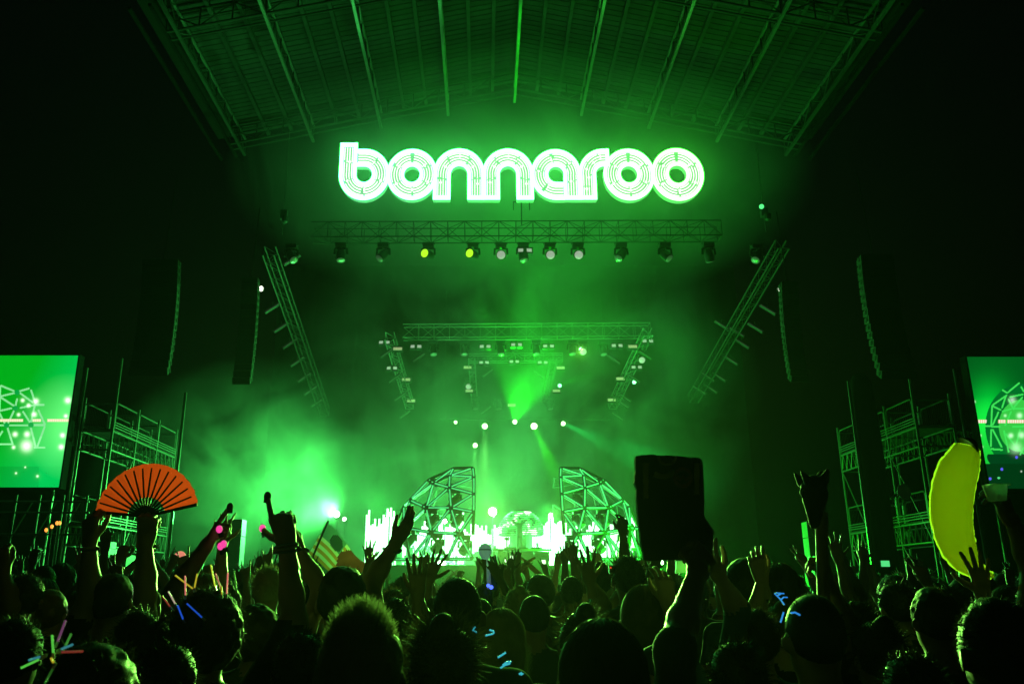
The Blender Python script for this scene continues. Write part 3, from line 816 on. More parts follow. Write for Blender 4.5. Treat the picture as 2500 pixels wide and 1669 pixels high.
for x in (-dw / 2 + 0.06, dw / 2 - 0.06):
    strut('desk_leg', (DT.x + x, YJ + 0.3, 2.8), (DT.x + x, YJ + 0.3, DT.z - 0.05), 0.05, M_BLACK, dk)

# ------------------------------------------------------------------ strobe flares on the stage
M_FLARE = glow('strobe_face', (0.8, 1.0, 0.75), 30, False)
FL = [(1130, 1173, 42.9, 0.24, 'brightest, just left of the LED half globe'), (1010, 1290, 42.7, 0.30, 'low on the stage inside the left half dome'), (772, 1179, 41.5, 0.17, 'upper one above the flag, beaming to the left'), (790, 1190, 41.5, 0.11, 'lower small one above the flag'), (893, 1179, 43.0, 0.12, 'above the left light tubes'),
      (905, 1193, 42.8, 0.11, 'small one beside the left half dome'), (1020, 1195, 43, 0.16, 'behind the left half dome'), (1040, 1211, 43, 0.13, 'behind the left half dome, lower'), (1263, 1181, 43, 0.14, 'just right of the LED half globe'), (1262, 1292, 42.9, 0.2, 'low on the stage right of the desk'),
      (1357, 1286, 41.8, 0.16, 'low inside the right half dome'), (1370, 1297, 40.0, 0.09, 'lowest inside the right half dome'), (1516, 1290, 37.2, 0.16, 'seen under the dark board held up on the right'), (1498, 1308, 37.6, 0.10, 'left of the one seen under the dark board')]
FLP = {}
for i, (x, y, Y, r, w) in enumerate(FL):
    p = at(x, y, Y); r *= 0.85 if i < 3 else 0.7
    FLP[i] = p
    t = thing('strobe_lamp', 'glaring white-green strobe lamp, ' + w, 'stage lamp', p, 'glaring strobe lamps')
    q = MB(); q.lathe(p, (0, -1, 0), [(-0.3, r * 0.7), (-0.24, r * 1.05), (0, r * 1.08)], 14); q.build('housing', M_BLACK, t, True)
    q = MB(); q.lathe(p + Vector((0, -0.005, 0)), (0, -1, 0), [(0, r), (0.03, r * 0.8)], 14); q.build('lamp_face', M_FLARE, t, True)
    base = 2.82 if Y < 44.7 else 2.1
    if Y < 39.6: base = 2.1
    q = MB(); q.tube((p.x, p.y + 0.2, base), (p.x, p.y + 0.2, p.z - r * 0.4), 0.03); q.box((p.x, p.y + 0.2, base + 0.02), (0.4, 0.4, 0.04)); q.build('stand', M_BLACK, t)

# ------------------------------------------------------------------ big screens at both sides
def screen(corners, Y, lab, img, nx, nz):
    """corners: x0 (left), x1 (right), z0, z1 in metres"""
    x0, x1, z0, z1 = corners
    t = thing('video_screen', lab, 'video screen', ((x0 + x1) / 2, Y, z0), 'video screens')
    q = MB(); q.box(((x0 + x1) / 2, Y + 0.22, (z0 + z1) / 2), (x1 - x0 + 0.1, 0.4, z1 - z0 + 0.1)); q.build('frame', M_BLACKF, t)
    me = bpy.data.meshes.new('picture')
    vs = []; cs = []
    for j in range(nz + 1):
        for i in range(nx + 1):
            u, v = i / nx, j / nz
            vs.append((x0 + (x1 - x0) * u - org(t).x, Y - org(t).y, z0 + (z1 - z0) * v - org(t).z)); cs.append(img(u, v))
    fs = [(j * (nx + 1) + i, j * (nx + 1) + i + 1, (j + 1) * (nx + 1) + i + 1, (j + 1) * (nx + 1) + i) for j in range(nz) for i in range(nx)]
    me.from_pydata(vs, [], fs)
    ca = me.color_attributes.new('picture', 'FLOAT_COLOR', 'POINT')
    ca.data.foreach_set('color', [c for k in cs for c in (*k, 1)])
    m = bpy.data.materials.get('screen_picture')
    if not m:
        m = bpy.data.materials.new('screen_picture'); m.use_nodes = True
        nt = m.node_tree; p = nt.nodes['Principled BSDF']; p.inputs['Base Color'].default_value = (0.01, 0.01, 0.01, 1)
        at_ = nt.nodes.new('ShaderNodeVertexColor'); at_.layer_name = 'picture'
        nt.links.new(at_.outputs[0], p.inputs['Emission Color']); p.inputs['Emission Strength'].default_value = 1
    me.materials.append(m)
    o = bpy.data.objects.new('picture', me); COL.objects.link(o); o.parent = t
    for sx in (x0 + 0.5, x1 - 0.5):
        strut('support_post', (sx, Y + 0.6, 0), (sx, Y + 0.6, z1), 0.06, M_STEEL, t)
        strut('support_post', (sx, Y + 1.8, 0), (sx, Y + 1.8, z1), 0.06, M_STEEL, t)
    return t
def seg_d(px, py, a, b):
    vx, vy = b[0] - a[0], b[1] - a[1]; t = max(0, min(1, ((px - a[0]) * vx + (py - a[1]) * vy) / (vx * vx + vy * vy)))
    return math.hypot(px - a[0] - t * vx, py - a[1] - t * vy)
# left picture in the pixels of its enlargement (862 x 1568), right picture likewise (588 x 1568)
SLD = [((0, 420), (0, 640)), ((10, 410), (130, 460)), ((0, 515), (160, 475)), ((165, 470), (275, 437)), ((190, 480), (310, 570)), ((10, 525), (150, 615)), ((165, 540), (150, 610)), ((0, 655), (110, 630)), ((200, 625), (330, 600)), ((330, 597), (420, 597)), ((298, 455), (340, 580)), ((135, 660), (80, 780)), ((0, 680), (60, 785)), ((225, 665), (300, 780)), ((335, 600), (300, 770)), ((370, 650), (430, 780)), ((0, 795), (430, 792)), ((80, 820), (130, 970)), ((0, 975), (130, 975)), ((30, 855), (0, 900)), ((300, 820), (345, 990)), ((430, 810), (365, 990)), ((340, 1005), (430, 1005))]
SLL = [(650, 553, 34, 1), (345, 562, 30, 1), (218, 553, 20, 1), (275, 602, 20, 1), (330, 690, 26, 1), (182, 692, 18, 1), (152, 880, 26, 1), (265, 880, 30, 1), (262, 990, 60, 1), (600, 890, 26, 1), (588, 1000, 28, 1), (140, 1003, 18, 1), (167, 1245, 10, 1), (367, 1273, 12, 1), (252, 1190, 8, 1), (630, 705, 20, 1)]
def img_left(u, v):
    py = 1375 - v * 1267
    px = 750 - 185 * (py - 108) / 1267 - (1 - u) * 1470
    px = abs(px)
    g = np.array([0.0, 0.42, 0.01])
    d = math.hypot((px - 640) / 420, (py - 800) / 520); k = max(0, 1 - d)
    g = g + np.array([0.16, 0.5, 0.14]) * k + np.array([0, 0.22, 0.09]) * max(0, min(1, (px + py * 0.5 - 450) / 600))
    if py > 1180: g = g * (0.8 if px < 380 else 0.95)
    for a, b in SLD:
        if seg_d(px, py, a, b) < 9: g = np.array([0.30, 0.95, 0.38]) * (0.85 if py < 900 else 1)
    for hx, hy in ((165, 475), (150, 630), (70, 795), (300, 790)):
        if math.hypot(px - hx, (py - hy)) < 26: g = np.array([0.0, 0.38, 0.05])
    if 732 < py < 762 and (px < 395 or px > 455) and not 225 < px < 315:
        g = np.array([1.0, 0.93, 0.62]) if math.cos(px / 3.4) > -0.4 else np.array([0.9, 0.75, 0.45])
    for lx, ly, r, k in SLL:
        d = math.hypot(px - lx, py - ly) / r
        g = g + np.array([1.0, 1.0, 0.85]) * math.exp(-d * d * 1.6) * 1.2 + np.array([0.15, 0.4, 0.15]) * math.exp(-d * 0.9) * 0.6
    return tuple(np.clip(g, 0, 1.6))
SRD = [((545, 380), (440, 470)), ((390, 450), (430, 475)), ((425, 500), (300, 590)), ((290, 600), (370, 640)), ((290, 610), (285, 780)), ((420, 505), (385, 615)), ((350, 665), (300, 780)), ((390, 655), (470, 630)), ((460, 515), (580, 490)), ((445, 540), (485, 620)), ((575, 520), (500, 610)), ((490, 630), (588, 627)), ((470, 660), (415, 785)), ((230, 795), (365, 800)), ((300, 830), (385, 990)), ((285, 830), (285, 985)), ((290, 1010), (390, 1018)), ((490, 800), (588, 797)), ((405, 840), (450, 1035)), ((425, 870), (515, 985)), ((555, 830), (520, 970)), ((515, 990), (588, 1050)), ((560, 1060), (588, 1000)), ((565, 420), (588, 460))]
SRL = [(120, 563, 14, 1), (182, 885, 14, 1), (200, 993, 14, 1), (480, 545, 36, .6), (550, 695, 30, .8), (470, 885, 26, .8), (415, 695, 16, .6), (570, 880, 34, .7), (520, 1000, 60, .5), (570, 1218, 8, 1)]
def img_right(u, v):
    py = 1375 - v * 1255
    px = 40 + 0.194 * (py - 120) + u * 1506
    if px > 640: return (0.02, 0.4, 0.03)
    g = np.array([0.0, 0.10, 0.01]) + np.array([0.0, 0.5, 0.03]) * math.exp(-((px - 260) / 190) ** 2 - ((py - 640) / 260) ** 2) + np.array([0.01, 0.5, 0.03]) * max(0, min(1, (py - 500) / 300))
    dc = math.hypot((px - 560) / 330, (py - 790) / 400)
    if dc < 1 and py < 1090: g = np.array([0.0, 0.16, 0.02]) if dc > 0.62 else np.array([0.04, 0.6, 0.06])
    if py > 1060 and px > 270 + 20 * math.sin(py / 30): g = np.array([0.0, 0.05, 0.01])
    if py > 1150: g = np.array([0.0, 0.035, 0.006]) if px > 225 else g * 0.5
    for a, b in SRD:
        if seg_d(px, py, a, b) < 8: g = np.array([0.05, 0.8, 0.10])
    if 733 < py < 765 and (145 < px < 240 or 350 < px < 420 or px > 435): g = np.array([1.0, 0.95, 0.75]) if math.cos(px / 3.4) > -0.3 else np.array([0.9, 0.5, 0.3])
    for lx, ly, r, k in SRL:
        d = math.hypot(px - lx, py - ly) / r
        g = g + np.array([0.8, 1.0, 0.8]) * math.exp(-d * d * 1.6) * k
    for bx, by in ((283, 1285), (390, 1198), (525, 1087)):
        if math.hypot(px - bx, py - by) < 13: g = np.array([0.12, 0.12, 1.0])
    if math.hypot((px - 362) / 14, (py - 1278) / 9) < 1: g = np.array([0.1, 0.8, 0.25])
    return tuple(np.clip(g, 0, 1.6))
YV = 30.0
a, b = at(179, 815, YV), at(135, 1117, YV)
xr_ = (a.x + b.x) / 2
screen((xr_ - (a.z - b.z) * 1.16, xr_, b.z, a.z), YV, 'bright green video screen at the left edge showing the stage dome and lights', img_left, 420, 240)
a, b = at(2219, 818, YV), at(2270, 1120, YV)
xl_ = (a.x + b.x) / 2
screen((xl_, xl_ + (a.z - b.z) * 1.2, b.z, a.z), YV, 'green video screen at the right edge showing the dark dome, above the cup', img_right, 420, 240)

# ------------------------------------------------------------------ scaffold towers beside the stage
def scaffold(x_in, x_out, ys, levels, label):
    """frame tower whose inner side runs along the depth; every post, ledger, rail and deck board is a part"""
    t = thing('scaffold_tower', label, 'scaffold', (x_in, ys[0], 0), 'scaffold towers')
    top = levels[-1] + 1.3
    for y in ys:
        for x in (x_in, x_out):
            strut('post', (x, y, 0), (x, y, top + (1.6 if (y == ys[0] and x == x_in) else 0)), 0.05, M_STEEL, t)
    for lv in levels:
        for x in (x_in, x_out):
            for y0, y1 in zip(ys, ys[1:]):
                for dz in (-0.72, 0.0): strut('ledger', (x, y0, lv + dz), (x, y1, lv + dz), 0.038, M_STEEL, t)
                q = MB(); n = 5
                for i in range(n):
                    ya = y0 + (y1 - y0) * i / n; yb = y0 + (y1 - y0) * (i + 0.5) / n
                    q.tube((x, ya, lv - 0.72), (x, yb, lv), 0.02, n=4, cap=False); q.tube((x, yb, lv), (x, y0 + (y1 - y0) * (i + 1) / n, lv - 0.72), 0.02, n=4, cap=False)
                q.build('ledger_bracing', M_STEEL, t, kind='stuff')
                # guard rail frame: bent tube with upright bars
                s = 0.12
                pts = [(x, y0 + s, lv + 0.12), (x, y0 + s, lv + 1.02), (x, y0 + s + 0.1, lv + 1.12), (x, y1 - s - 0.1, lv + 1.12), (x, y1 - s, lv + 1.02), (x, y1 - s, lv + 0.12)]
                q = MB(); q.poly(pts, 0.028, 5); q.tube((x, y0 + s, lv + 0.18), (x, y1 - s, lv + 0.18), 0.02, n=4)
                nb = 14
                for i in range(1, nb):
                    yy = y0 + s + (y1 - y0 - 2 * s) * i / nb; q.tube((x, yy, lv + 0.18), (x, yy, lv + 1.1), 0.009, n=3, cap=False)
                q.build('guard_rail', M_STEEL, t)
        for y in ys:
            for dz in (-0.72, 0.0): strut('ledger', (x_in, y, lv + dz), (x_out, y, lv + dz), 0.038, M_STEEL, t)
            strut('guard_bar', (x_in, y, lv + 1.05), (x_out, y, lv + 1.05), 0.028, M_STEEL, t)
        nb = 5
        for i in range(nb):
            xx = x_in + (x_out - x_in) * (i + 0.5) / nb
            for j, dz in enumerate((0.07,)):
                q = MB(); q.box((xx, (ys[0] + ys[-1]) / 2, lv + dz), (abs(x_out - x_in) / nb * 0.92, ys[-1] - ys[0], 0.05)); q.build('deck_board', M_ROOF, t)
        for dz in (0.16, 0.26, 0.36):
            strut('toe_rail', (x_in + (0.04 if x_in < 0 else -0.04), ys[0], lv + dz), (x_in + (0.04 if x_in < 0 else -0.04), ys[-1], lv + dz), 0.022, M_STEEL, t)
    zs_ = [0.3] + [l - 0.75 for l in levels]
    for z0, z1 in zip(zs_, zs_[1:]):
        for y0, y1 in zip(ys, ys[1:]):
            strut('diagonal_brace', (x_in, y0, z0), (x_in, y1, z1), 0.026, M_STEEL, t)
    return t
# levels from the picture: rows of rails at the inner side
YT = 31.0
pL = at(250, 985, YT); pL2 = at(243, 1190, YT)
scaffold(pL.x, pL.x - 1.2, [YT + 0.3, YT + 2.5, YT + 4.7, YT + 6.9], [pL2.z - 0.2, pL.z], 'dim steel scaffold tower between the left screen and the red fan')
pR = at(2080, 990, YT); pR2 = at(2105, 1185, YT)
scaffold(pR.x + 0.2, pR.x + 1.6, [YT - 0.4, YT + 1.9, YT + 4.2, YT + 6.5], [pR2.z - 0.2, pR.z + 0.1], 'dim steel scaffold tower between the round roof tower and the right screen')
# truss bridges that reach behind the screens
for s, pa, pb, w in ((-1, (60, 1000), (225, 1030), 'left'), (1, (2130, 1010), (2300, 985), 'right')):
    p, q_ = at(*pa, 33.5), at(*pb, 33.5)
    t = thing('bridge_truss', 'dim flat truss bridge joining scaffold and screen on the ' + w, 'truss', p)
    box_truss(t, Vector((p.x, 33.5, p.z)), Vector((q_.x, 33.5, p.z)), 0.5, 0.7, 10, M_DIMSTEEL, 0.035, 0.02)
for s, pa, w in ((1, (2060, 1135), 'right, hanging on the round tower side'), ):
    p = at(2068, 1128, 27)
    t = thing('round_horn', 'small pale round horn on the scaffold, right of the black tower', 'horn', p)
    q = MB(); q.lathe(p, (0.2, -1, 0), [(-0.2, 0.06), (-0.05, 0.12), (0.1, 0.24), (0.13, 0.25), (0.1, 0.2)], 14); q.build('bell', mat('pale_plastic', (0.5, 0.5, 0.46), 0.5), t, True)
    q = MB(); q.tube(p + Vector((0, 0.2, 0)), p + Vector((0.1, 0.9, -0.1)), 0.04); q.build('bracket', M_BLACK, t)

# ------------------------------------------------------------------ loudspeaker stacks and cases at the stage corners
M_CASE = mat('pale_case', (0.42, 0.42, 0.36), 0.5, 0, 0.2, 6)
def stack(x, y0, y1, w, Y, lab, parts):
    a, b = at(x, y0, Y), at(x, y1, Y)
    t = thing('equipment_stack', lab, 'equipment', (a.x, Y, 0), 'equipment at the stage corners')
    W = (at(x + w, y0, Y) - a).x
    z = a.z
    for (h, ww, kind) in parts:
        hh = h * (a.z - b.z)
        c = Vector((a.x + ww * 0, Y, z - hh / 2))
        q = MB(); q.box(c, (W * ww, 0.7, hh * 0.96)); bx = q.build('case', M_CASE, t)
        q = MB()
        if kind == 'screen': q.box(c + Vector((0, -0.36, 0)), (W * ww * 0.7, 0.02, hh * 0.6)); q.lathe(c + Vector((0, -0.35, 0)), (0, -1, 0), [(0, W * 0.2), (0.04, W * 0.12)], 12)
        elif kind == 'slots':
            for k in range(5): q.box(c + Vector((-W * 0.05, -0.36, hh * (0.32 - 0.16 * k))), (W * ww * 0.5, 0.02, hh * 0.07))
        else: q.box(c + Vector((0, -0.36, 0.1 * hh)), (W * ww * 0.5, 0.02, hh * 0.3))
        q.build('case_front', M_BLACK, bx)
        z -= hh
    q = MB(); q.box((a.x, Y, z / 2), (W * 1.1, 0.9, max(0.1, z))); q.build('riser', M_BLACK, t)
stack(247, 1242, 1312, 26, 27, 'pale cases with a small black panel on top, left behind the fan arm', [(0.22, 0.75, 'screen'), (0.78, 1.0, 'door')])
stack(272, 1272, 1312, 18, 27, 'pale case with a row of slots, second of the left cases', [(1.0, 1.0, 'slots')])
stack(292, 1272, 1312, 20, 27, 'pale case with a square opening, third of the left cases', [(1.0, 1.0, 'door')])
stack(452, 1265, 1312, 24, 29, 'pale case right of the orange ball', [(0.4, 1.0, 'door'), (0.6, 0.9, 'slots')])
stack(1870, 1275, 1312, 30, 29, 'pale case at the right stage corner behind the wooden pole', [(1.0, 0.6, 'door')])
def glass_tower(x0, x1, y0, ym, y1, Y, lab):
    a, b = at(x0, y0, Y), at(x1, y1, Y)
    t = thing('loudspeaker_stack', lab, 'loudspeakers', ((a.x + b.x) / 2, Y, 0), 'stacked loudspeakers at the stage sides')
    zs_ = [a.z, at(x0, ym, Y).z, b.z, 2.1]
    for i in range(2):
        z1, z0 = zs_[i], zs_[i + 1]
        cx = (a.x + b.x) / 2; W = b.x - a.x
        q = MB(); q.box((cx, Y + 0.3, (z0 + z1) / 2), (W, 0.6, z1 - z0 - 0.03)); c = q.build('cabinet', mat('grey_speaker', (0.12, 0.13, 0.12), 0.6), t)
        q = MB()
        for sx in (-1, 1): q.box((cx + sx * W * 0.47, Y - 0.012, (z0 + z1) / 2), (0.035, 0.03, z1 - z0))
        q.box((cx, Y - 0.012, z0 + 0.03), (W, 0.034, 0.04)); q.box((cx, Y - 0.012, z1 - 0.03), (W, 0.034, 0.04)); q.build('grille_frame', M_STEEL, c)
    q = MB(); q.box(((a.x + b.x) / 2, Y + 0.3, b.z / 2), ((b.x - a.x), 0.6, b.z)); q.build('riser', M_BLACK, t)
glass_tower(517, 548, 1190, 1229, 1300, 35, 'pair of stacked grey loudspeakers in bright smoke left of the raised pointing hand')
glass_tower(1850, 1876, 1195, 1232, 1300, 35, 'pair of stacked grey loudspeakers just left of the wooden pole')
# orange lamps far left
for i, (x, y) in enumerate(((106, 1215), (119, 1207), (131, 1199), (137, 1199))):
    p = at(x, y, 26)
    t = thing('orange_bulb', 'small orange lamp far left under the screen, ' + nth(i, 4), 'lamp', p, 'orange lamps far left')
    q = MB(); q.sphere(p, (0.05, 0.05, 0.065), 8, 6); q.build('bulb', glow('orange_glow', (1, 0.32, 0.05), 1.6, False), t, True)
    strut('stem', p + Vector((0, 0.03, 0)), p + Vector((0.02, 0.1, -3.2)), 0.012, M_BLACK, t)
# crowd barrier row of scaffolding uprights left under the screen
t = thing('scaffold_stage', 'low steel scaffold under the left screen', 'scaffold', at(100, 1250, 29.0), 'low scaffolds under the screens')
pz = at(100, 1135, 29).z
for x in (20, 75, 130, 185):
    p = at(x, 1250, 29); strut('post', (p.x, 29, 0), (p.x, 29, pz), 0.045, M_DIMSTEEL, t)
for y in (1150, 1175, 1225):
    a, b = at(0, y, 29), at(205, y, 29); strut('ledger', a, Vector((b.x, b.y, a.z)), 0.035, M_DIMSTEEL, t)
for x in (20, 75, 130): a, b = at(x, 1240, 29), at(x + 55, 1150, 29); strut('brace', a, b, 0.025, M_DIMSTEEL, t)

# ------------------------------------------------------------------ air and smoke
def vol_mat(name, dens, col, noise=None, aniso=0.0):
    m = bpy.data.materials.new(name); m.use_nodes = True
    nt = m.node_tree; nt.nodes.remove(nt.nodes['Principled BSDF'])
    v = nt.nodes.new('ShaderNodeVolumePrincipled'); v.inputs['Color'].default_value = (*col, 1); v.inputs['Density'].default_value = dens
    v.inputs['Anisotropy'].default_value = aniso
    nt.links.new(v.outputs[0], nt.nodes['Material Output'].inputs['Volume'])
    if noise:
        tc = nt.nodes.new('ShaderNodeTexCoord'); nz = nt.nodes.new('ShaderNodeTexNoise')
        nz.inputs['Scale'].default_value = noise[0]; nz.inputs['Detail'].default_value = 6; nz.inputs['Roughness'].default_value = 0.58; nz.inputs['Distortion'].default_value = 0.9
        gr = nt.nodes.new('ShaderNodeTexGradient'); gr.gradient_type = 'SPHERICAL'
        mp = nt.nodes.new('ShaderNodeMapping'); mp.inputs['Scale'].default_value = noise[1]
        nt.links.new(tc.outputs['Object'], mp.inputs[0]); nt.links.new(mp.outputs[0], gr.inputs[0])
        nt.links.new(tc.outputs['Object'], nz.inputs['Vector'])
        r = nt.nodes.new('ShaderNodeMapRange'); r.inputs[1].default_value = noise[2]; r.inputs[2].default_value = 0.68
        nt.links.new(nz.outputs['Fac'], r.inputs[0])
        a = nt.nodes.new('ShaderNodeMath'); a.operation = 'MULTIPLY'; nt.links.new(r.outputs[0], a.inputs[0]); nt.links.new(gr.outputs['Fac'], a.inputs[1])
        b = nt.nodes.new('ShaderNodeMath'); b.operation = 'MULTIPLY'; nt.links.new(a.outputs[0], b.inputs[0]); b.inputs[1].default_value = dens
        nt.links.new(b.outputs[0], v.inputs['Density'])
    return m
q = MB(); q.box((0, 24, 14.5), (62, 84, 31)); q.build('haze', vol_mat('haze_air', HAZE, (0.86, 0.9, 0.86), None, 0.7), kind='stuff')
def smoke(c, rad, dens, sc, lo=0.38):
    q = MB(); q.sphere((0, 0, 0), rad, 20, 12)
    o = q.build('smoke', vol_mat('smoke_cloud', dens, (0.9, 0.92, 0.9), (sc, tuple(1 / r for r in rad), lo)), kind='stuff')
    o.location = c
    return o
for s_ in SMOKE: smoke(*s_)

# ------------------------------------------------------------------ people: signed distances turned into one continuous skin
def surface_nets(f, o, h):
    s = f < 0
    nx, ny, nz = f.shape
    acc = np.zeros((nx - 1, ny - 1, nz - 1, 3), np.float32); cnt = np.zeros((nx - 1, ny - 1, nz - 1), np.float32)
    def sl(c): return tuple(slice(k, n - 1 + k) for k, n in zip(c, (nx, ny, nz)))
    for ax in range(3):
        o1, o2 = [k for k in range(3) if k != ax]
        for i in (0, 1):
            for j in (0, 1):
                a = [0, 0, 0]; a[o1] = i; a[o2] = j; b = list(a); b[ax] = 1
                fa, fb = f[sl(a)], f[sl(b)]
                m = (fa < 0) != (fb < 0)
                t = fa[m] / (fa[m] - fb[m])
                p = np.tile(np.array(a, np.float32), (t.size, 1)); p[:, ax] = t
                acc[m] += p; cnt[m] += 1
    act = cnt > 0
    idx = np.full(act.shape, -1, np.int64); idx[act] = np.arange(act.sum())
    ijk = np.argwhere(act)
    v = (ijk + acc[act] / cnt[act][:, None]) * h + np.array(o)
    F = []
    for ax in range(3):
        o1, o2 = [(1, 2), (2, 0), (0, 1)][ax]
        lo = [slice(1, n - 1) for n in f.shape]; lo[ax] = slice(0, f.shape[ax] - 1)
        hi = list(lo); hi[ax] = slice(1, f.shape[ax])
        sa, sb = s[tuple(lo)], s[tuple(hi)]
        ch = np.argwhere(sa != sb)
        if not len(ch): continue
        flip = sa[sa != sb]
        base = ch.copy(); base[:, o1] += 1; base[:, o2] += 1
        def cell(d1, d2):
            c = base.copy(); c[:, o1] += d1; c[:, o2] += d2
            return idx[c[:, 0], c[:, 1], c[:, 2]]
        q = np.stack([cell(-1, -1), cell(0, -1), cell(0, 0), cell(-1, 0)], 1)
        q[~flip] = q[~flip][:, ::-1]
        F.append(q)
    return v.astype(np.float32), np.concatenate(F)

def sd_cone(P, a, b, r0, r1):
    a = np.array(a, np.float32); b = np.array(b, np.float32); ba = b - a
    t = np.clip(((P - a) @ ba) / max(1e-9, ba @ ba), 0, 1)
    return np.linalg.norm(P - a - t[..., None] * ba, axis=-1) - (r0 + (r1 - r0) * t)
def sd_ell(P, c, r):
    q = P - np.array(c, np.float32); r = np.array(r, np.float32)
    k0 = np.linalg.norm(q / r, axis=-1); k1 = np.linalg.norm(q / (r * r), axis=-1) + 1e-9
    return k0 * (k0 - 1) / k1
def smin(a, b, k):
    h = np.clip(0.5 + 0.5 * (b - a) / k, 0, 1)
    return b * (1 - h) + a * h - k * h * (1 - h)

def grid(lo, hi, h):
    ax = [np.arange(l - 2 * h, u + 2.5 * h, h, dtype=np.float32) for l, u in zip(lo, hi)]
    return np.stack(np.meshgrid(*ax, indexing='ij'), -1), [a[0] for a in ax]

# ---- hands ------------------------------------------------------------------
# right hand: fingers +Z, palm faces +Y, thumb to -X.   curls: (thumb, index, middle, ring, little), spread in degrees
HPOSE = {
    'open': ((10, 6, 4, 6, 10), 9, 42), 'spread': ((0, 2, 0, 3, 6), 15, 58), 'flat': ((20, 8, 8, 8, 9), 2, 22), 'relaxed': ((25, 26, 32, 38, 44), 6, 35),
    'point': ((50, 4, 82, 88, 90), 2, 15), 'gun': ((6, 3, 80, 86, 90), 2, 62), 'grip': ((45, 62, 66, 70, 72), 1, 25), 'vsign': ((60, 3, 4, 84, 88), 12, 10), 'horns': ((60, 3, 85, 85, 4), 6, 10), 'cup': ((20, 40, 42, 44, 46), 3, 50), 'bent': ((30, 60, 55, 55, 50), 5, 30)}
HCACHE = {}
TIPS = {}
def rotx(p, a):
    c, s = math.cos(a), math.sin(a); return np.array([p[0], p[1] * c + p[2] * s, -p[1] * s + p[2] * c])
def hand_mesh(pose, h):
    if (pose, h) in HCACHE: return HCACHE[(pose, h)]
    curls, spread, thumb = HPOSE[pose]
    xs = (-0.031, -0.0095, 0.0125, 0.0325); kz = (0.094, 0.098, 0.093, 0.083)
    lens = ((0.043, 0.026, 0.021), (0.048, 0.029, 0.022), (0.044, 0.027, 0.021), (0.034, 0.020, 0.019))
    segs = []
    for i in range(4):
        a = np.array([xs[i], -0.004, kz[i]]); sp = R((-1.4, -0.35, 0.5, 1.5)[i] * spread)
        ang = 0.0; r = (0.0108, 0.0110, 0.0106, 0.0094)[i]
        for j in range(3):
            ang += R(curls[i + 1]) * (0.85, 1.05, 0.65)[j]
            d = np.array([math.sin(sp) * math.cos(ang), math.sin(ang), math.cos(sp) * math.cos(ang)])
            b = a + d * lens[i][j]
            segs.append((i, a, b, r, r * 0.91)); r *= 0.91; a = b
    ta = R(thumb); a = np.array([-0.020, 0.006, 0.022]); c = R(curls[0])
    d = np.array([-math.sin(ta) * 0.95, 0.30 + 0.35 * math.sin(c), math.cos(ta)]); d /= np.linalg.norm(d)
    r = 0.0165; fold = np.array([0.75, 0.45, 0.3])
    for j, l in enumerate((0.046, 0.034, 0.028)):
        b = a + d * l; segs.append((4, a, b, r, r * 0.8)); r *= 0.8; a = b
        d = d + fold * (math.sin(c) * 0.75 if j == 0 else math.sin(c) * 0.9); d[2] += 0.25 * math.cos(c); d /= np.linalg.norm(d)
    pts = np.array([p for s in segs for p in (s[1], s[2])])
    lo = np.minimum(pts.min(0) - 0.02, [-0.06, -0.035, -0.085]); hi = np.maximum(pts.max(0) + 0.02, [0.06, 0.03, 0.1])
    P, o = grid(lo, hi, h)
    palm = None
    for i in range(4):
        k = sd_cone(P, (xs[i] * 0.5, 0, 0.005), (xs[i], -0.004, kz[i]), 0.0165, 0.0125)
        palm = k if palm is None else smin(palm, k, 0.014)
    palm = smin(palm, sd_ell(P, (0.02, 0.008, 0.04), (0.02, 0.016, 0.04)), 0.012)
    palm = smin(palm, sd_cone(P, (0, 0, 0.012), (0, 0, -0.085), 0.0265, 0.031), 0.02)
    D = None
    for f in range(5):
        g = None
        for s in segs:
            if s[0] == f:
                k = sd_cone(P, s[1], s[2], s[3], s[4]); g = k if g is None else smin(g, k, 0.004)
        D = g if D is None else np.minimum(D, g)
    D = smin(D, palm, 0.009)
    HCACHE[(pose, h)] = surface_nets(D, o, h)
    TIPS[pose] = [np.array([x[2] for x in segs if x[0] == f][-1]) for f in range(5)]
    return HCACHE[(pose, h)]

LAST_TIPS = []
def hand_at(pose, wrist, direc, palm, mir, h, scale=1.0):
    v, f = hand_mesh(pose, h)
    z = Vector(direc).normalized(); y = Vector(palm); y = (y - z * y.dot(z)).normalized(); x = y.cross(z)
    M = np.array([x, y, z]).T
    v = v.copy() * scale
    if mir: v[:, 0] *= -1; f = f[:, ::-1]
    LAST_TIPS[:] = [(np.array([-q[0] if mir else q[0], q[1], q[2]]) * scale) @ M.T + np.array(wrist) for q in TIPS[pose]]
    return v @ M.T + np.array(wrist), f

# ---- body -------------------------------------------------------------------
def skin_mat(i):
    c = [(0.42, 0.27, 0.2), (0.34, 0.21, 0.15), (0.2, 0.115, 0.075), (0.11, 0.062, 0.042)][i % 4]
    return mat('skin_%d' % (i % 4), c, 0.5, 0, 0.12, 14, 0.08)
SHIRTS = [(0.03, 0.03, 0.034), (0.3, 0.3, 0.29), (0.05, 0.10, 0.13), (0.16, 0.07, 0.06), (0.09, 0.12, 0.10), (0.24, 0.2, 0.13), (0.02, 0.02, 0.02), (0.12, 0.13, 0.16)]
SHIRTN = ['black', 'pale', 'blue-grey', 'dull red', 'dark green', 'sandy', 'black', 'grey']
def shirt_mat(i): return mat('shirt_%d' % (i % 8), SHIRTS[i % 8], 0.85, 0, 0.25, 9, 0.35)
M_TROUS = mat('trousers', (0.035, 0.04, 0.06), 0.85, 0, 0.3, 10, 0.3)
M_SHOE = mat('shoes', (0.03, 0.03, 0.03), 0.6)

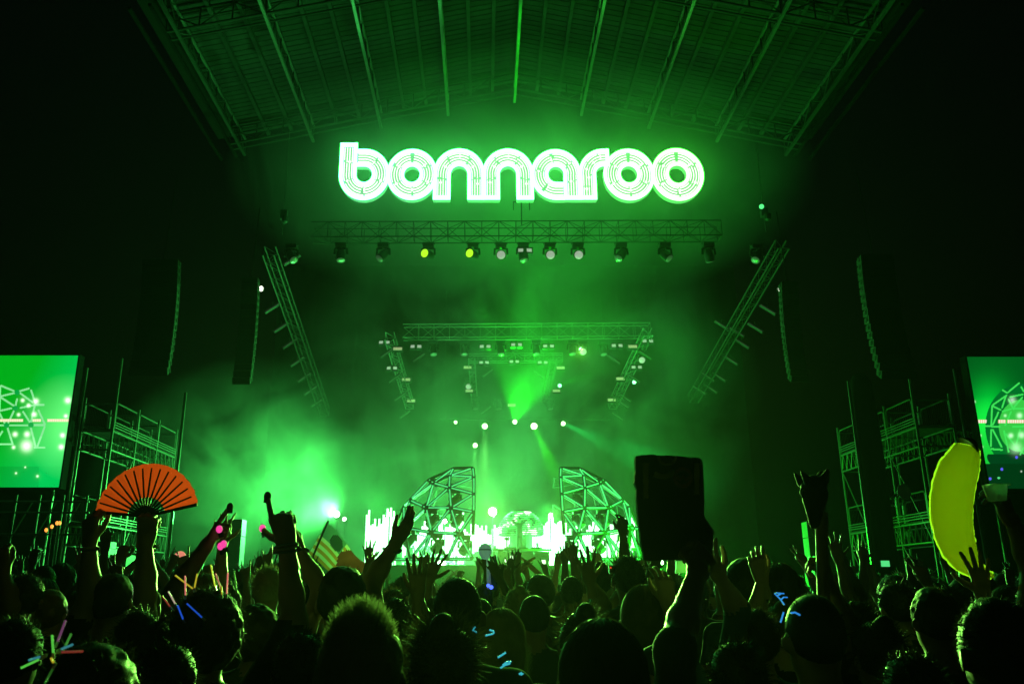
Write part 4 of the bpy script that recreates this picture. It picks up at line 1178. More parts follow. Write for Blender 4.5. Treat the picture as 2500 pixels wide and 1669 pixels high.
def body_mesh(H, arms, h, lean=0.0, head_tilt=(0, 0), tank=False, build_=1.0, low=False, top=False, turn=0.0, head_turn=0.0, sleeves=0.55):
    """arms: list of two (left, right) each None or (elbow, wrist, pose, palm) in the person's frame; returns verts, faces, material per face
    materials: 0 skin 1 shirt 2 trousers 3 shoes"""
    s = H / 1.75
    b = build_
    hc = np.array([head_tilt[0], 0.012 + head_tilt[1], 1.632 * s])
    prims = []      # (sd function args, material)
    def C(a, bb, r0, r1, m, k=0.03): prims.append(('c', a, bb, r0, r1, m, k))
    def E(c, r, m, k=0.05): prims.append(('e', c, r, None, None, m, k))
    E((0, 0.0, 1.27 * s), (0.170 * s * b, 0.112 * s * b, 0.21 * s), 1)
    E((0, 0.005, 1.08 * s), (0.150 * s * b, 0.105 * s * b, 0.19 * s), 1)
    E((0, -0.01, 0.93 * s), (0.172 * s * b, 0.122 * s * b, 0.14 * s), 2)
    for sx in (-1, 1):
        C((sx * 0.04, -0.01, 1.44 * s), (sx * 0.165 * s * b, 0, 1.405 * s), 0.05 * s, 0.062 * s, 1, 0.05)
        C((sx * 0.09, 0, 0.9 * s), (sx * 0.1, 0.025, 0.5 * s), 0.088 * s, 0.06 * s, 2, 0.03)
        C((sx * 0.1, 0.025, 0.5 * s), (sx * 0.105, -0.02, 0.09 * s), 0.058 * s, 0.042 * s, 2, 0.03)
        C((sx * 0.105, -0.04, 0.05), (sx * 0.12, 0.13, 0.04), 0.046, 0.036, 3, 0.02)
    C((0, -0.01, 1.42 * s), (hc[0] * 0.8, hc[1], 1.56 * s), 0.058 * s, 0.054 * s, 0, 0.04)
    # head
    ct, sn = math.cos(head_turn), math.sin(head_turn)
    def hp(x, y, z): return (hc[0] + (x * ct - y * sn) * s, hc[1] + (x * sn + y * ct) * s, hc[2] + z * s)
    E(hp(0, -0.008, 0.018), (0.076 * s, 0.094 * s, 0.100 * s), 0, 0.03)
    if abs(head_turn) < 0.3:
        E(hp(0, 0.03, -0.05), (0.058 * s, 0.066 * s, 0.074 * s), 0, 0.03)
    else:
        C(hp(0, 0.0, -0.04), hp(0, 0.055, -0.085), 0.06 * s, 0.035 * s, 0, 0.03)
    C(hp(0, 0.088, 0.0), hp(0, 0.112, -0.03), 0.010 * s, 0.016 * s, 0, 0.012)
    C(hp(0, 0.082, -0.062), hp(0, 0.094, -0.068), 0.014 * s, 0.010 * s, 0, 0.012)
    for sx in (-1, 1):
        E(hp(sx * 0.085, -0.006, -0.012), (0.013 * s, 0.02 * s, 0.032 * s), 0, 0.008)
        C(hp(sx * 0.045, 0.078, 0.018), hp(sx * 0.015, 0.088, 0.018), 0.010 * s, 0.010 * s, 0, 0.012)
    hands = []
    for k, A in enumerate(arms):
        sx = -1 if k == 0 else 1
        sh = Vector((sx * 0.178 * s * b, 0, 1.405 * s))
        if A is None:
            el = sh + Vector((sx * 0.07, -0.04, -0.28 * s)); wr = el + Vector((-sx * 0.0, 0.12, -0.22 * s)); A = (el, wr, 'relaxed', (0, 1, 0.2))
        el, wr = Vector(A[0]), Vector(A[1])
        if el.z > sh.z: sh = sh + Vector((-sx * 0.02, 0, 0.03))
        fit = A[4] if len(A) > 4 else 1.0
        mid = sh.lerp(el, sleeves)
        um = 0 if tank else 1
        C(tuple(sh), tuple(mid), 0.056 * s * fit, 0.050 * s * fit, um, 0.04)
        C(tuple(mid), tuple(el), 0.047 * s * fit, 0.041 * s * fit, 1 if sleeves >= 1 else 0, 0.03)
        m2 = el.lerp(wr, 0.35)
        C(tuple(el), tuple(m2), 0.041 * s * fit, 0.043 * s * fit, 1 if sleeves > 1 else 0, 0.025)
        C(tuple(m2), tuple(wr), 0.042 * s * fit, 0.028 * s * fit, 1 if sleeves > 1 else 0, 0.02)
        d = (wr - el).normalized()
        if len(A) > 5: d = Vector(A[5])
        hands.append(hand_at(A[2], wr, d, A[3], k == 0, (0.0125 if low else 0.0052) if not top else 0.0042, s * fit))
    pts = []
    for p in prims:
        if p[0] == 'c': pts += [np.array(p[1]) - max(p[3], p[4]), np.array(p[1]) + max(p[3], p[4]), np.array(p[2]) - max(p[3], p[4]), np.array(p[2]) + max(p[3], p[4])]
        else: pts += [np.array(p[1]) - np.array(p[2]), np.array(p[1]) + np.array(p[2])]
    pts = np.array(pts)
    P, o = grid(pts.min(0), pts.max(0), h)
    D = np.full(P.shape[:3], 9.0, np.float32)
    for p in prims:
        # only evaluate inside the primitive's surroundings
        if p[0] == 'c': r = max(p[3], p[4]); q = np.array([p[1], p[2]]); lo, hi = q.min(0) - r - 0.13, q.max(0) + r + 0.13
        else: q = np.array(p[1]); lo, hi = q - np.array(p[2]) - 0.13, q + np.array(p[2]) + 0.13
        i0 = np.maximum(((lo - o) / h).astype(int), 0); i1 = np.minimum(((hi - o) / h).astype(int) + 2, P.shape[:3])
        S = tuple(slice(a, c) for a, c in zip(i0, i1))
        k = sd_cone(P[S], *p[1:5]) if p[0] == 'c' else sd_ell(P[S], p[1], p[2])
        D[S] = smin(D[S], k, p[6])
    v, f = surface_nets(D, o, h)
    # material: nearest primitive
    best = np.full(len(v), 9.0); mt = np.zeros(len(v), int)
    for p in prims:
        k = sd_cone(v, *p[1:5]) if p[0] == 'c' else sd_ell(v, p[1], p[2])
        m = k < best; best[m] = k[m]; mt[m] = p[5]
    fm = mt[f[:, 0]]
    for hv, hf in hands:
        f = np.concatenate([f, hf + len(v)]); v = np.concatenate([v, hv]); fm = np.concatenate([fm, np.zeros(len(hf), int) if sleeves <= 1 or True else 0])
    if lean: v[:, 1] += lean * np.maximum(0, v[:, 2] - 0.9)
    return v, f, fm, hc

def np_mesh(name, v, f, mats, fm=None, smooth=True):
    me = bpy.data.meshes.new(name)
    n = f.shape[1]
    me.vertices.add(len(v)); me.vertices.foreach_set('co', np.ascontiguousarray(v, np.float32).ravel())
    me.loops.add(f.size); me.loops.foreach_set('vertex_index', np.ascontiguousarray(f, np.int32).ravel())
    me.polygons.add(len(f)); me.polygons.foreach_set('loop_start', np.arange(len(f), dtype=np.int32) * n)
    for m in mats: me.materials.append(m)
    if fm is not None: me.polygons.foreach_set('material_index', np.ascontiguousarray(fm, np.int32))
    if smooth: me.polygons.foreach_set('use_smooth', np.ones(len(f), bool))
    me.update(calc_edges=True); me.validate()
    return me

# ---- hair -------------------------------------------------------------------
def hair_mat(i):
    c = [(0.02, 0.014, 0.01), (0.06, 0.035, 0.02), (0.45, 0.38, 0.25), (0.14, 0.08, 0.04), (0.03, 0.03, 0.03)][i]
    return mat('hair_%d' % i, c, 0.55, 0, 0.3, 30, 0.2, transl=0.25, spec=0.5)
def hair_cap(hc, s, style, h=0.012, rs=None):
    """hair as a shell round the skull"""
    rs = rs or random
    c = np.array(hc)
    th = {'short': 0.010, 'buzz': 0.004, 'long': 0.018, 'bun': 0.014, 'curly': 0.04, 'spiky': 0.012, 'cap': 0.012}[style] * s
    drop = {'short': 0.055, 'buzz': 0.05, 'long': 0.30, 'bun': 0.05, 'curly': 0.10, 'spiky': 0.055, 'cap': 0.0}[style] * s
    R_ = np.array((0.076, 0.094, 0.100)) * s + th
    lo = c - R_ - 0.03 - np.array((0.02, 0.02, drop)); hi = c + R_ + 0.05 + np.array((0, 0, 0.06))
    P, o = grid(lo, hi, h)
    sk = c + np.array((0, -0.008 * s, 0.018 * s))
    d = sd_ell(P, sk, R_)
    if style == 'long':
        d = smin(d, sd_ell(P, sk + np.array((0, -0.045, -0.12)) * s, (0.092 * s, 0.06 * s, 0.2 * s)), 0.05)
    if style == 'bun':
        d = smin(d, sd_ell(P, sk + np.array((0, -0.07, 0.10)) * s, (0.036 * s, 0.036 * s, 0.036 * s)), 0.02)
    if style in ('short', 'long', 'bun', 'spiky'):
        d = d + (np.sin(P[..., 0] * 150 + P[..., 2] * 40) * np.sin(P[..., 1] * 130 + 1) * np.sin(P[..., 2] * 110)) * 0.0035 + np.sin(P[..., 0] * 60 + 2 * np.sin(P[..., 2] * 30)) * 0.003
    if style == 'curly':
        n = np.sin(P[..., 0] * 95 + 1.3) * np.sin(P[..., 1] * 88) * np.sin(P[..., 2] * 92 + 0.7)
        d = d + n * 0.007
    if style == 'cap':
        d = smin(d, sd_ell(P, sk + np.array((0, 0.1, 0.02)) * s, (0.07 * s, 0.07 * s, 0.008 * s)), 0.01)
    # hairline: cut by a slanting plane, open at the face
    front = P[..., 1] - sk[1]; up = P[..., 2] - sk[2]
    cut = -(up + drop * 1.1) if style in ('long',) else -(up + drop + front * -0.55)
    face = -(np.linalg.norm((P - (sk + np.array((0, 0.12, -0.075)) * s)) / np.array((0.8, 1.0, 1.05)), axis=-1) - 0.095 * s)
    d = np.maximum(np.maximum(d, cut), face)
    return surface_nets(d, o, h)

def long_strands(hc, s, n, rs, w, L):
    """smooth hairs that follow the skull and then hang straight"""
    c = np.array(hc) + np.array((0, -0.008 * s, 0.018 * s)); V = []; F = []
    for _ in range(n):
        off = rs.uniform(0.017, 0.030) * s
        R_ = np.array((0.078, 0.095, 0.101)) * s + off
        th = rs.uniform(0, 2 * PI)
        a0 = rs.uniform(0.05, 1.1); th2 = th + rs.gauss(0, 0.12)
        pts = []
        for k in range(6):
            a = a0 + (1.62 - a0) * k / 5; t = th + (th2 - th) * k / 5
            nrm = np.array((math.sin(a) * math.cos(t), math.sin(a) * math.sin(t), math.cos(a)))
            if k == 5 and nrm[1] > 0.45: break
            pts.append(c + nrm * R_)
        if len(pts) == 6:
            l = rs.uniform(*L); e = pts[-1]; sway = (rs.gauss(0, 0.014), rs.gauss(0, 0.014))
            fl = rs.uniform(-0.1, 0.18)
            for k in range(1, 5):
                u = k / 4; q = e - c
                pts.append(np.array((e[0] + q[0] * fl * u + sway[0] * math.sin(u * 4), e[1] + q[1] * fl * u * 0.5 + sway[1] * math.sin(u * 3.3), e[2] - l * u)))
        side = np.array((-math.sin(th), math.cos(th), rs.gauss(0, 0.5))); side /= np.linalg.norm(side)
        b = len(V)
        for j, q in enumerate(pts):
            ww = w * s * (1 - 0.7 * j / len(pts)); V += [q - side * ww, q + side * ww]
        for j in range(len(pts) - 1): F.append((b + 2 * j, b + 2 * j + 1, b + 2 * j + 3, b + 2 * j + 2))
    return np.array(V, np.float32), np.array(F)

def strands(hc, s, n, style, rs, w=0.0016, L=(0.02, 0.04)):
    """single hairs that stand off the shell, thin tapering blades"""
    if style == 'long': return long_strands(hc, s, n, rs, w, L)
    c = np.array(hc) + np.array((0, -0.008 * s, 0.018 * s)); V = []; F = []
    R_ = np.array((0.080, 0.098, 0.104)) * s
    for _ in range(n):
        th = rs.uniform(0, 2 * PI); u = rs.uniform(-0.35, 1.0)
        if style == 'spiky': u = 1 - 1.15 * rs.random() ** 1.2
        if style == 'long': u = rs.uniform(-0.1, 1.0)
        r = math.sqrt(max(0, 1 - u * u))
        nrm = np.array((r * math.cos(th), r * math.sin(th), u))
        if nrm[1] > 0.75 and u < 0.3: continue
        p = c + nrm * R_
        l = rs.uniform(*L)
        d = nrm.copy()
        if style == 'spiky':
            l *= 0.25 + 0.75 * max(0, (u - 0.35) / 0.65)
            d = d * 0.7 + np.array((rs.gauss(0, 0.25), rs.gauss(0, 0.25), 0.7))
        elif style == 'short': d = d * 0.5 + np.array((rs.gauss(0, 0.4), rs.gauss(0, 0.4), rs.gauss(0.1, 0.4)))
        elif style == 'curly': d = d + np.array((rs.gauss(0, 0.6), rs.gauss(0, 0.6), rs.gauss(0, 0.6)))
        else: d = d * 0.25 + np.array((rs.gauss(0, 0.15) + nrm[0] * 0.3, -0.25 + rs.gauss(0, 0.15), -0.35 + u * 0.3))
        side = np.cross(d, (rs.gauss(0, 1), rs.gauss(0, 1), rs.gauss(0, 1))); side /= np.linalg.norm(side) + 1e-9
        pts = [p]; m = 5 if style in ('long', 'curly') else 3
        for j in range(m):
            d = d / (np.linalg.norm(d) + 1e-9)
            pts.append(pts[-1] + d * l / m)
            if style == 'long': d = d + np.array((nrm[0] * 0.06, -0.02, -0.45))
            elif style == 'curly': d = d + np.array((rs.gauss(0, 0.55), rs.gauss(0, 0.55), rs.gauss(0, 0.55)))
            else: d = d + np.array((rs.gauss(0, 0.12), rs.gauss(0, 0.12), -0.12))
            if style == 'long':      # keep the hairs outside the shell
                q = (pts[-1] - c) / (R_ + 0.012); k = np.linalg.norm(q)
                if k < 1 and pts[-1][2] > c[2] - 0.05: pts[-1] = c + q / k * (R_ + 0.012)
        b = len(V)
        for j, q in enumerate(pts):
            ww = w * (1 - j / (len(pts))) * s
            V += [q - side * ww, q + side * ww]
        for j in range(len(pts) - 1): F.append((b + 2 * j, b + 2 * j + 1, b + 2 * j + 3, b + 2 * j + 2))
    return np.array(V, np.float32), np.array(F)

HAIRN = ['black hair', 'brown hair', 'fair hair', 'reddish brown hair', 'dark hair']

# ------------------------------------------------------------------ people close to the camera, each posed on its own
TAKEN = []
FG = {}
def near_person(key, x, ytop, d, label, style='short', hair=0, skin=0, shirt=0, L=None, Rr=None, n_str=0, slen=(0.015, 0.035), lean=0.0, build_=1.0, sleeves=0.55, tilt=(0, 0), head_turn=0.0, tank=False, top=True, sw=0.0016):
    p = at(x, ytop, d)
    H = p.z - {'long': 0.012, 'spiky': 0.014, 'curly': 0.035, 'bun': 0.012, 'cap': 0.012}.get(style, 0.008)
    H = max(1.45, min(1.98, H))
    s = H / 1.75
    base = Vector((p.x - tilt[0] , d, 0))
    def loc(A):
        if A is None: return None
        el = at(*A[0]) - base; wr = at(*A[1]) - base
        r = [el, wr, A[2], A[3], A[4] if len(A) > 4 else 1.0]
        if len(A) > 5: r.append(A[5])
        return r
    v, f, fm, hc = body_mesh(H, [loc(L), loc(Rr)], 0.015, lean, tilt, tank, build_, top=top, head_turn=head_turn, sleeves=sleeves)
    tips = [q + np.array(base) for q in LAST_TIPS]
    t = thing('person', label, 'person', base, 'people close to the camera')
    me = np_mesh('body', v, f, [skin_mat(skin), shirt_mat(shirt), M_TROUS, M_SHOE], fm)
    o = bpy.data.objects.new('body', me); COL.objects.link(o); o.parent = t
    rs = random.Random(key)
    if not n_str and style in ('short', 'long', 'bun'): n_str = 1300; slen = {'short': (0.012, 0.038), 'long': (0.12, 0.26), 'bun': (0.015, 0.05)}[style]; sw = 0.0018
    if style != 'bald':
        hv, hf = hair_cap(hc, s, style, 0.0075, rs)
        if head_turn:
            c, sn = math.cos(head_turn), math.sin(head_turn); q = hv - hc; hv = np.stack([q[:, 0] * c - q[:, 1] * sn, q[:, 0] * sn + q[:, 1] * c, q[:, 2]], 1) + hc
        hv = hv.copy(); hv[:, 1] += lean * max(0, hc[2] - 0.9)
        m_ = hair_mat(hair) if style != 'cap' else mat('cap_cloth', (0.04, 0.05, 0.05), 0.8, 0, 0.2, 10, 0.2)
        ho = bpy.data.objects.new('cap' if style == 'cap' else 'hair', np_mesh('hair', hv, hf, [m_])); COL.objects.link(ho); ho.parent = t
        if n_str:
            st_ = {'buzz': 'short', 'bun': 'short'}.get(style, style)
            sv, sf = strands(hc, s, n_str, st_, rs, sw, slen)
            sv[:, 1] += lean * max(0, hc[2] - 0.9)
            so = bpy.data.objects.new('loose_hair', np_mesh('loose_hair', sv, sf, [hair_mat(hair)], None, False)); COL.objects.link(so); so.parent = t; so['kind'] = 'stuff'
    TAKEN.append((base.x, base.y, 0.42))
    FG[key] = (t, base, hc, s, tips)
    return t
U = (0, 1, 0)
near_person('spiky', 830, 1398, 1.68, 'man with a fair spiky crop, the largest head in the bottom middle', 'spiky', 2, 0, 6, n_str=5200, slen=(0.018, 0.045), sw=0.0011)
near_person('bun', 1017, 1424, 2.25, 'woman with a messy hair knot, right of the fair spiky head', 'bun', 1, 1, 6, n_str=3200, slen=(0.02, 0.07), sw=0.0011)
near_person('long', 1380, 1432, 1.9, 'long-haired woman at the bottom holding the dark board up with her right arm', 'long', 1, 0, 4, None,
            ((1548, 1492, 2.05), (1600, 1312, 2.25), 'grip', (-0.3, 1, 0), 1.0), n_str=3500, slen=(0.2, 0.34), sleeves=1.0, sw=0.0011)
near_person('bald', 1050, 1320, 2.8, 'man with a shaved round head against the glare, behind the knot-haired woman', 'buzz', 0, 2, 4, n_str=500, slen=(0.004, 0.008), build_=1.05)
near_person('sticks', 482, 1352, 2.75, 'curly-haired person with glow sticks, right arm up and a finger raised at the smoke', 'curly', 0, 1, 6, None,
            ((676, 1428, 2.75), (656, 1248, 2.7), 'gun', (0.25, 1, 0), 0.98, (-0.28, 0.05, 1)), n_str=4200, slen=(0.035, 0.10), sleeves=0.9, sw=0.0012)
near_person('lowbun', 215, 1472, 1.95, 'low dark head in the bottom left corner with a bunch of glow sticks', 'curly', 1, 1, 6, n_str=3200, slen=(0.03, 0.08), sw=0.0012)
near_person('fanman', 262, 1314, 3.85, 'short-haired person on the left holding up the red fan with one hand', 'short', 0, 1, 6,
            ((203, 1368, 3.8), (206, 1242, 3.8), 'bent', (0.4, 1, 0), 1.05, (-0.05, 0, 1)), ((334, 1362, 3.8), (333, 1244, 3.8), 'grip', (0, 1, 0), 1.1, (0, 0, 1)), n_str=300, slen=(0.006, 0.012))
near_person('pointer', 322, 1402, 3.0, 'person left of the glow stick head pointing up right, a pink light on the hand', 'short', 4, 2, 6, None,
            ((398, 1362, 3.0), (470, 1256, 3.0), 'gun', (0.9, 0.4, -0.6), 0.95, (0.5, 0, 0.95)), sleeves=0.7)
near_person('ears', 787, 1298, 3.1, 'man with short hair and both arms up, between flag and fair spiky head', 'short', 4, 1, 4,
            ((738, 1352, 3.2), (683, 1256, 3.25), 'vsign', (0.2, 1, 0), 0.8), ((851, 1338, 3.25), (906, 1248, 3.3), 'flat', (-0.9, 0.5, 0.2), 0.85), n_str=400, slen=(0.005, 0.012), sleeves=0.3)
near_person('palm', 905, 1372, 3.9, 'dark person whose spread open hand stands before the left half dome', 'short', 0, 2, 6, None,
            ((976, 1446, 3.85), (958, 1366, 3.8), 'open', (0, 1, 0), 0.95, (-0.05, 0, 1)))
near_person('palm2', 1002, 1372, 4.9, 'person with one raised hand and straggly hair, left of the shaved head', 'long', 1, 0, 7, ((968, 1400, 4.9), (984, 1330, 4.9), 'spread', (0, 1, 0), 1.0, (0.3, 0, 1)), None, n_str=200, slen=(0.1, 0.2))
near_person('wave', 1425, 1352, 5.2, 'person waving an open hand in front of the right half dome', 'short', 1, 0, 3, ((1386, 1388, 5.1), (1354, 1334, 5.0), 'spread', (0, 1, 0), 1.05, (-0.15, 0, 1)), None, n_str=150, slen=(0.006, 0.012))
near_person('cam', 1440, 1275, 5.0, 'tall person with a small action camera on the head, left of the dark board', 'short', 0, 2, 6)
near_person('holder', 1480, 1348, 3.4, 'wavy-haired person below the dark board, right arm raised before the green lamp', 'long', 3, 0, 7, None,
            ((1562, 1482, 3.35), (1532, 1384, 3.3), 'relaxed', (-0.2, 1, 0), 0.9, (-0.1, 0, 1)), n_str=1500, slen=(0.1, 0.18), sw=0.0013)
near_person('blue', 1733, 1398, 3.3, 'person right of the board, one bluish arm bent up to steady it', 'short', 1, 0, 2,
            ((1692, 1398, 3.2), (1650, 1322, 3.1), 'relaxed', (0.6, 0.8, 0), 0.95), None, sleeves=1.0)
near_person('hands', 1782, 1388, 4.0, 'person with a slim forearm raised, left of the wooden pole', 'bun', 1, 0, 6, ((1730, 1425, 3.9), (1748, 1330, 3.9), 'relaxed', (0.3, 1, 0), 1.0, (-0.15, 0, 1)), None)
near_person('cap', 1862, 1358, 2.35, 'broad-shouldered man with cropped hair below the wooden pole', 'buzz', 4, 1, 6, n_str=300, slen=(0.004, 0.008), build_=1.1)
near_person('pole', 1962, 1380, 3.1, 'person right of the wooden pole gripping it with a raised left hand', 'short', 0, 2, 6, ((1944, 1436, 3.0), (1906, 1352, 2.95), 'grip', (-0.6, 0.8, 0), 0.95, (-0.3, 0, 1)), None)
near_person('right', 2278, 1372, 1.95, 'large dark short-haired head in the bottom right corner', 'short', 0, 2, 6, n_str=2200, slen=(0.008, 0.022), sw=0.0013)
near_person('r2', 2140, 1345, 3.2, 'dark head under the yellow banana', 'short', 4, 1, 6, n_str=200, slen=(0.006, 0.012))
near_person('ban', 2196, 1400, 3.6, 'person reaching up with a spread hand to the foot of the yellow banana', 'long', 0, 1, 6, None, ((2262, 1440, 3.5), (2254, 1362, 3.45), 'spread', (0, 1, 0), 1.0, (-0.02, 0, 1)))
near_person('cup', 2415, 1325, 3.2, 'person at the right edge holding up a clear plastic cup', 'short', 0, 1, 6, ((2368, 1305, 3.2), (2322, 1196, 3.2), 'cup', (-0.5, 1, 0), 0.95, (-0.35, 0, 1)), None)
near_person('buzzm', 1225, 1362, 4.3, 'man with cropped hair and a dark green top in the bottom centre', 'buzz', 4, 0, 4, n_str=250, slen=(0.004, 0.009), build_=1.15)
near_person('mess', 1338, 1398, 2.9, 'woman with messy tied hair directly behind the long-haired woman', 'bun', 1, 0, 2, n_str=900, slen=(0.02, 0.06))
near_person('profile', 1512, 1474, 2.6, 'man in a cap seen from the side, low beside the raised sleeve', 'cap', 0, 1, 6, head_turn=1.25)
near_person('lefta', 62, 1318, 4.2, 'dark head at the left edge below the green screen', 'short', 4, 2, 6, ((20, 1390, 4.1), (8, 1310, 4.1), 'grip', (0, 1, 0), 1.0), None)
near_person('leftb', 118, 1350, 4.3, 'reddish-haired head left of the bent hand', 'short', 3, 1, 3, n_str=300, slen=(0.008, 0.015))
near_person('leftc', 40, 1420, 2.7, 'dark shoulder and head at the bottom left edge', 'short', 0, 1, 6)
near_person('fill1', 590, 1385, 3.9, 'person with a round mop of hair right of the glow stick head', 'curly', 1, 1, 4, n_str=1500, slen=(0.02, 0.06))
near_person('fill2', 1150, 1402, 3.4, 'woman with long fair hair behind the shaved head', 'long', 2, 0, 6, n_str=1500, slen=(0.1, 0.2), sw=0.0013)
near_person('fill3', 2010, 1425, 2.9, 'dark head low between wooden pole and banana', 'bun', 0, 1, 6)
near_person('fill4', 690, 1450, 2.6, 'dark low head just left of the fair spiky head', 'short', 0, 2, 4)
near_person('fill5', 385, 1475, 2.3, 'low dark head under the glow stick head', 'short', 0, 2, 6)
near_person('fill6', 1690, 1470, 2.5, 'dark low head right of the raised sleeve', 'short', 0, 2, 6)
near_person('fill7', 2090, 1500, 2.3, 'low dark head in the bottom right between two larger heads', 'short', 0, 2, 6)

# ------------------------------------------------------------------ the crowd further off: variants that share meshes
VAR = []
def arm(sx, ex, ez, wx, wz, pose, fy=0.05, palm=(0, 1, 0)):
    return (Vector((sx * ex, fy, ez)), Vector((sx * wx, fy + 0.06, wz)), pose, palm)
VDEF = [
    ('with hands down', None, None),
    ('with hands down', None, None),
    ('with both open hands up', arm(-1, 0.30, 1.58, 0.24, 1.83, 'open'), arm(1, 0.30, 1.60, 0.22, 1.85, 'spread')),
    ('with the right hand up', None, arm(1, 0.28, 1.62, 0.26, 1.87, 'open')),
    ('with the left hand up', arm(-1, 0.28, 1.62, 0.30, 1.87, 'spread'), None),
    ('pointing up', None, arm(1, 0.27, 1.64, 0.33, 1.88, 'point')),
    ('with the left fist up', arm(-1, 0.27, 1.60, 0.2, 1.84, 'grip'), None),
    ('with two fingers up', None, arm(1, 0.27, 1.58, 0.2, 1.82, 'vsign')),
    ('with a horned hand sign raised', arm(-1, 0.3, 1.6, 0.34, 1.85, 'horns'), None),
    ('clapping high overhead', arm(-1, 0.27, 1.68, 0.06, 1.88, 'flat', 0.08, (1, 0, 0)), arm(1, 0.27, 1.68, 0.06, 1.88, 'flat', 0.08, (-1, 0, 0))),
    ('with one arm straight up', None, arm(1, 0.22, 1.72, 0.24, 1.97, 'relaxed')),
    ('with arms spread wide', arm(-1, 0.42, 1.5, 0.56, 1.72, 'open'), arm(1, 0.42, 1.52, 0.55, 1.74, 'spread')),
]
HAIRV = {}
for i, (w, A, B) in enumerate(VDEF):
    v, f, fm, hc = body_mesh(1.73, [A, B], 0.026, 0.0, (0, 0), i % 3 == 2, 1.0 + 0.06 * ((i * 7) % 3 - 1), low=True, sleeves=(0.55, 0.5, 0.4)[i % 3])
    me = np_mesh('body', v, f, [skin_mat(0), shirt_mat(0), M_TROUS, M_SHOE], fm)
    VAR.append((w, me, hc))
for stl in ('short', 'buzz', 'long', 'bun', 'cap', 'curly'):
    hv, hf = hair_cap(VAR[0][2], 1.73 / 1.75, stl, 0.014)
    me = np_mesh('hair', hv, hf, [hair_mat(0)])
    if stl in ('long', 'bun', 'short', 'curly', 'buzz'):
        sv, sf = strands(VAR[0][2], 1.0, 420, stl if stl in ('long', 'curly') else 'short', random.Random(3), 0.003, {'buzz': (0.004, 0.012), 'curly': (0.03, 0.08)}.get(stl, (0.015, 0.05)) if stl != 'long' else (0.08, 0.18))
        nv = len(hv); hv = np.concatenate([hv, sv]); hf = np.concatenate([hf, sf + nv])
        me = np_mesh('hair', hv, hf, [hair_mat(0)])
    HAIRV[stl] = me
def to_px(p):
    q = CAM_R.transposed() @ (Vector(p) - Vector((0, 0, CAM_Z)))
    return ((q.x / -q.z) * FPX + 1182) * k_, (834.5 - (q.y / -q.z) * FPX) * k_
MARKS = [(40, 'below the left screen'), (160, 'left of the fan arm'), (280, 'below the red fan'), (420, 'near the orange ball'), (530, 'below the bright smoke'), (640, 'behind the raised pointing hand'), (770, 'below the flag'), (870, 'below the left light tubes'), (970, 'before the left half dome'), (1085, 'near the white balloon staff'),
         (1190, 'before the performer desk'), (1290, 'right of the desk'), (1390, 'before the right half dome'), (1540, 'below the dark board'), (1690, 'near the pale balloon'), (1790, 'left of the wooden pole'), (1900, 'behind the wooden pole'), (2010, 'before the round tower'), (2110, 'left of the banana'), (2210, 'below the banana'), (2320, 'below the cup')]
rs = random.Random(11)
crowd = []
far = []
tries = 0
def free(x, y, r):
    for a, b, c in TAKEN:
        if (a - x) ** 2 + (b - y) ** 2 < (r + c) ** 2 * 0.5: return False
    return True
y = 4.4
rows = []
while y < 33.2:
    half = y * 0.68 + 1.2
    x = -half - 0.02 * y + rs.uniform(0, 0.5)
    step = 0.62 if y < 9 else (0.66 if y < 15 else 0.8)
    while x < half + 0.1 * y:
        xx = x + rs.uniform(-0.15, 0.15); yy = y + rs.uniform(-0.22, 0.22)
        if free(xx, yy, 0.3): rows.append((xx, yy))
        x += step * rs.uniform(0.85, 1.25)
    y += 0.72 if y < 10 else (0.9 if y < 18 else 1.35)
rows.sort(key=lambda p: p[1])
inview = []
for x, y in rows:
    px, py = to_px((x, y, 1.7))
    if -60 < px < 2410: inview.append((x, y, px))
NIND = 262
STYLES = ['short', 'short', 'buzz', 'long', 'bun', 'long', 'cap', 'curly', 'short']
for i, (x, y, px) in enumerate(inview[:NIND]):
    crowd.append((x, y, px))
raised_w = [0, 1, 0, 1, 2, 3, 4, 5, 6, 7, 8, 9, 10, 11, 2, 3, 4]
labels = {}
recs = []
for i, (x, y, px) in enumerate(crowd):
    vi = rs.choice([0, 1, 0, 1, 0, 1, 4, 7, 3, 5, 6, 2]) if px > 1620 and y > 5.5 else rs.choice(raised_w) if y > 5.5 else rs.choice([0, 1, 0, 1, 3, 4, 0, 1, 7])
    w, me, hc = VAR[vi]
    hgt = rs.gauss(1.0, 0.042); hgt = max(0.91, min(1.08, hgt))
    sh = rs.randrange(8); hr = rs.choice([0, 1, 4, 0, 1, 3, 2]); stl = rs.choice(STYLES); sk = rs.choice([0, 0, 1, 1, 2, 3])
    t = thing('person', None, 'person', (x, y, 0), 'people further off in the crowd')
    t.rotation_euler = (0, 0, rs.gauss(0, 0.18)); t.scale = (hgt * rs.uniform(0.96, 1.05), hgt, hgt)
    o = bpy.data.objects.new('body', me); COL.objects.link(o); o.parent = t
    for k_i, m_ in enumerate((skin_mat(sk), shirt_mat(sh))):
        o.material_slots[k_i].link = 'OBJECT'; o.material_slots[k_i].material = m_
    ho = bpy.data.objects.new('cap' if stl == 'cap' else 'hair', HAIRV[stl]); COL.objects.link(ho); ho.parent = t
    ho.material_slots[0].link = 'OBJECT'; ho.material_slots[0].material = hair_mat(hr) if stl != 'cap' else shirt_mat(rs.randrange(8))
    mk = min(MARKS, key=lambda q: abs(q[0] - px))[1]
    band_ = 'near' if y < 6.2 else ('farther' if y < 8.5 else 'distant')
    lab = '%s person %s, %s' % ({'near': 'near', 'farther': 'small', 'distant': 'tiny'}[band_] , w, mk)
    recs.append((lab, px, t))
by = {}
for lab, px, t in recs: by.setdefault(lab, []).append((px, t))
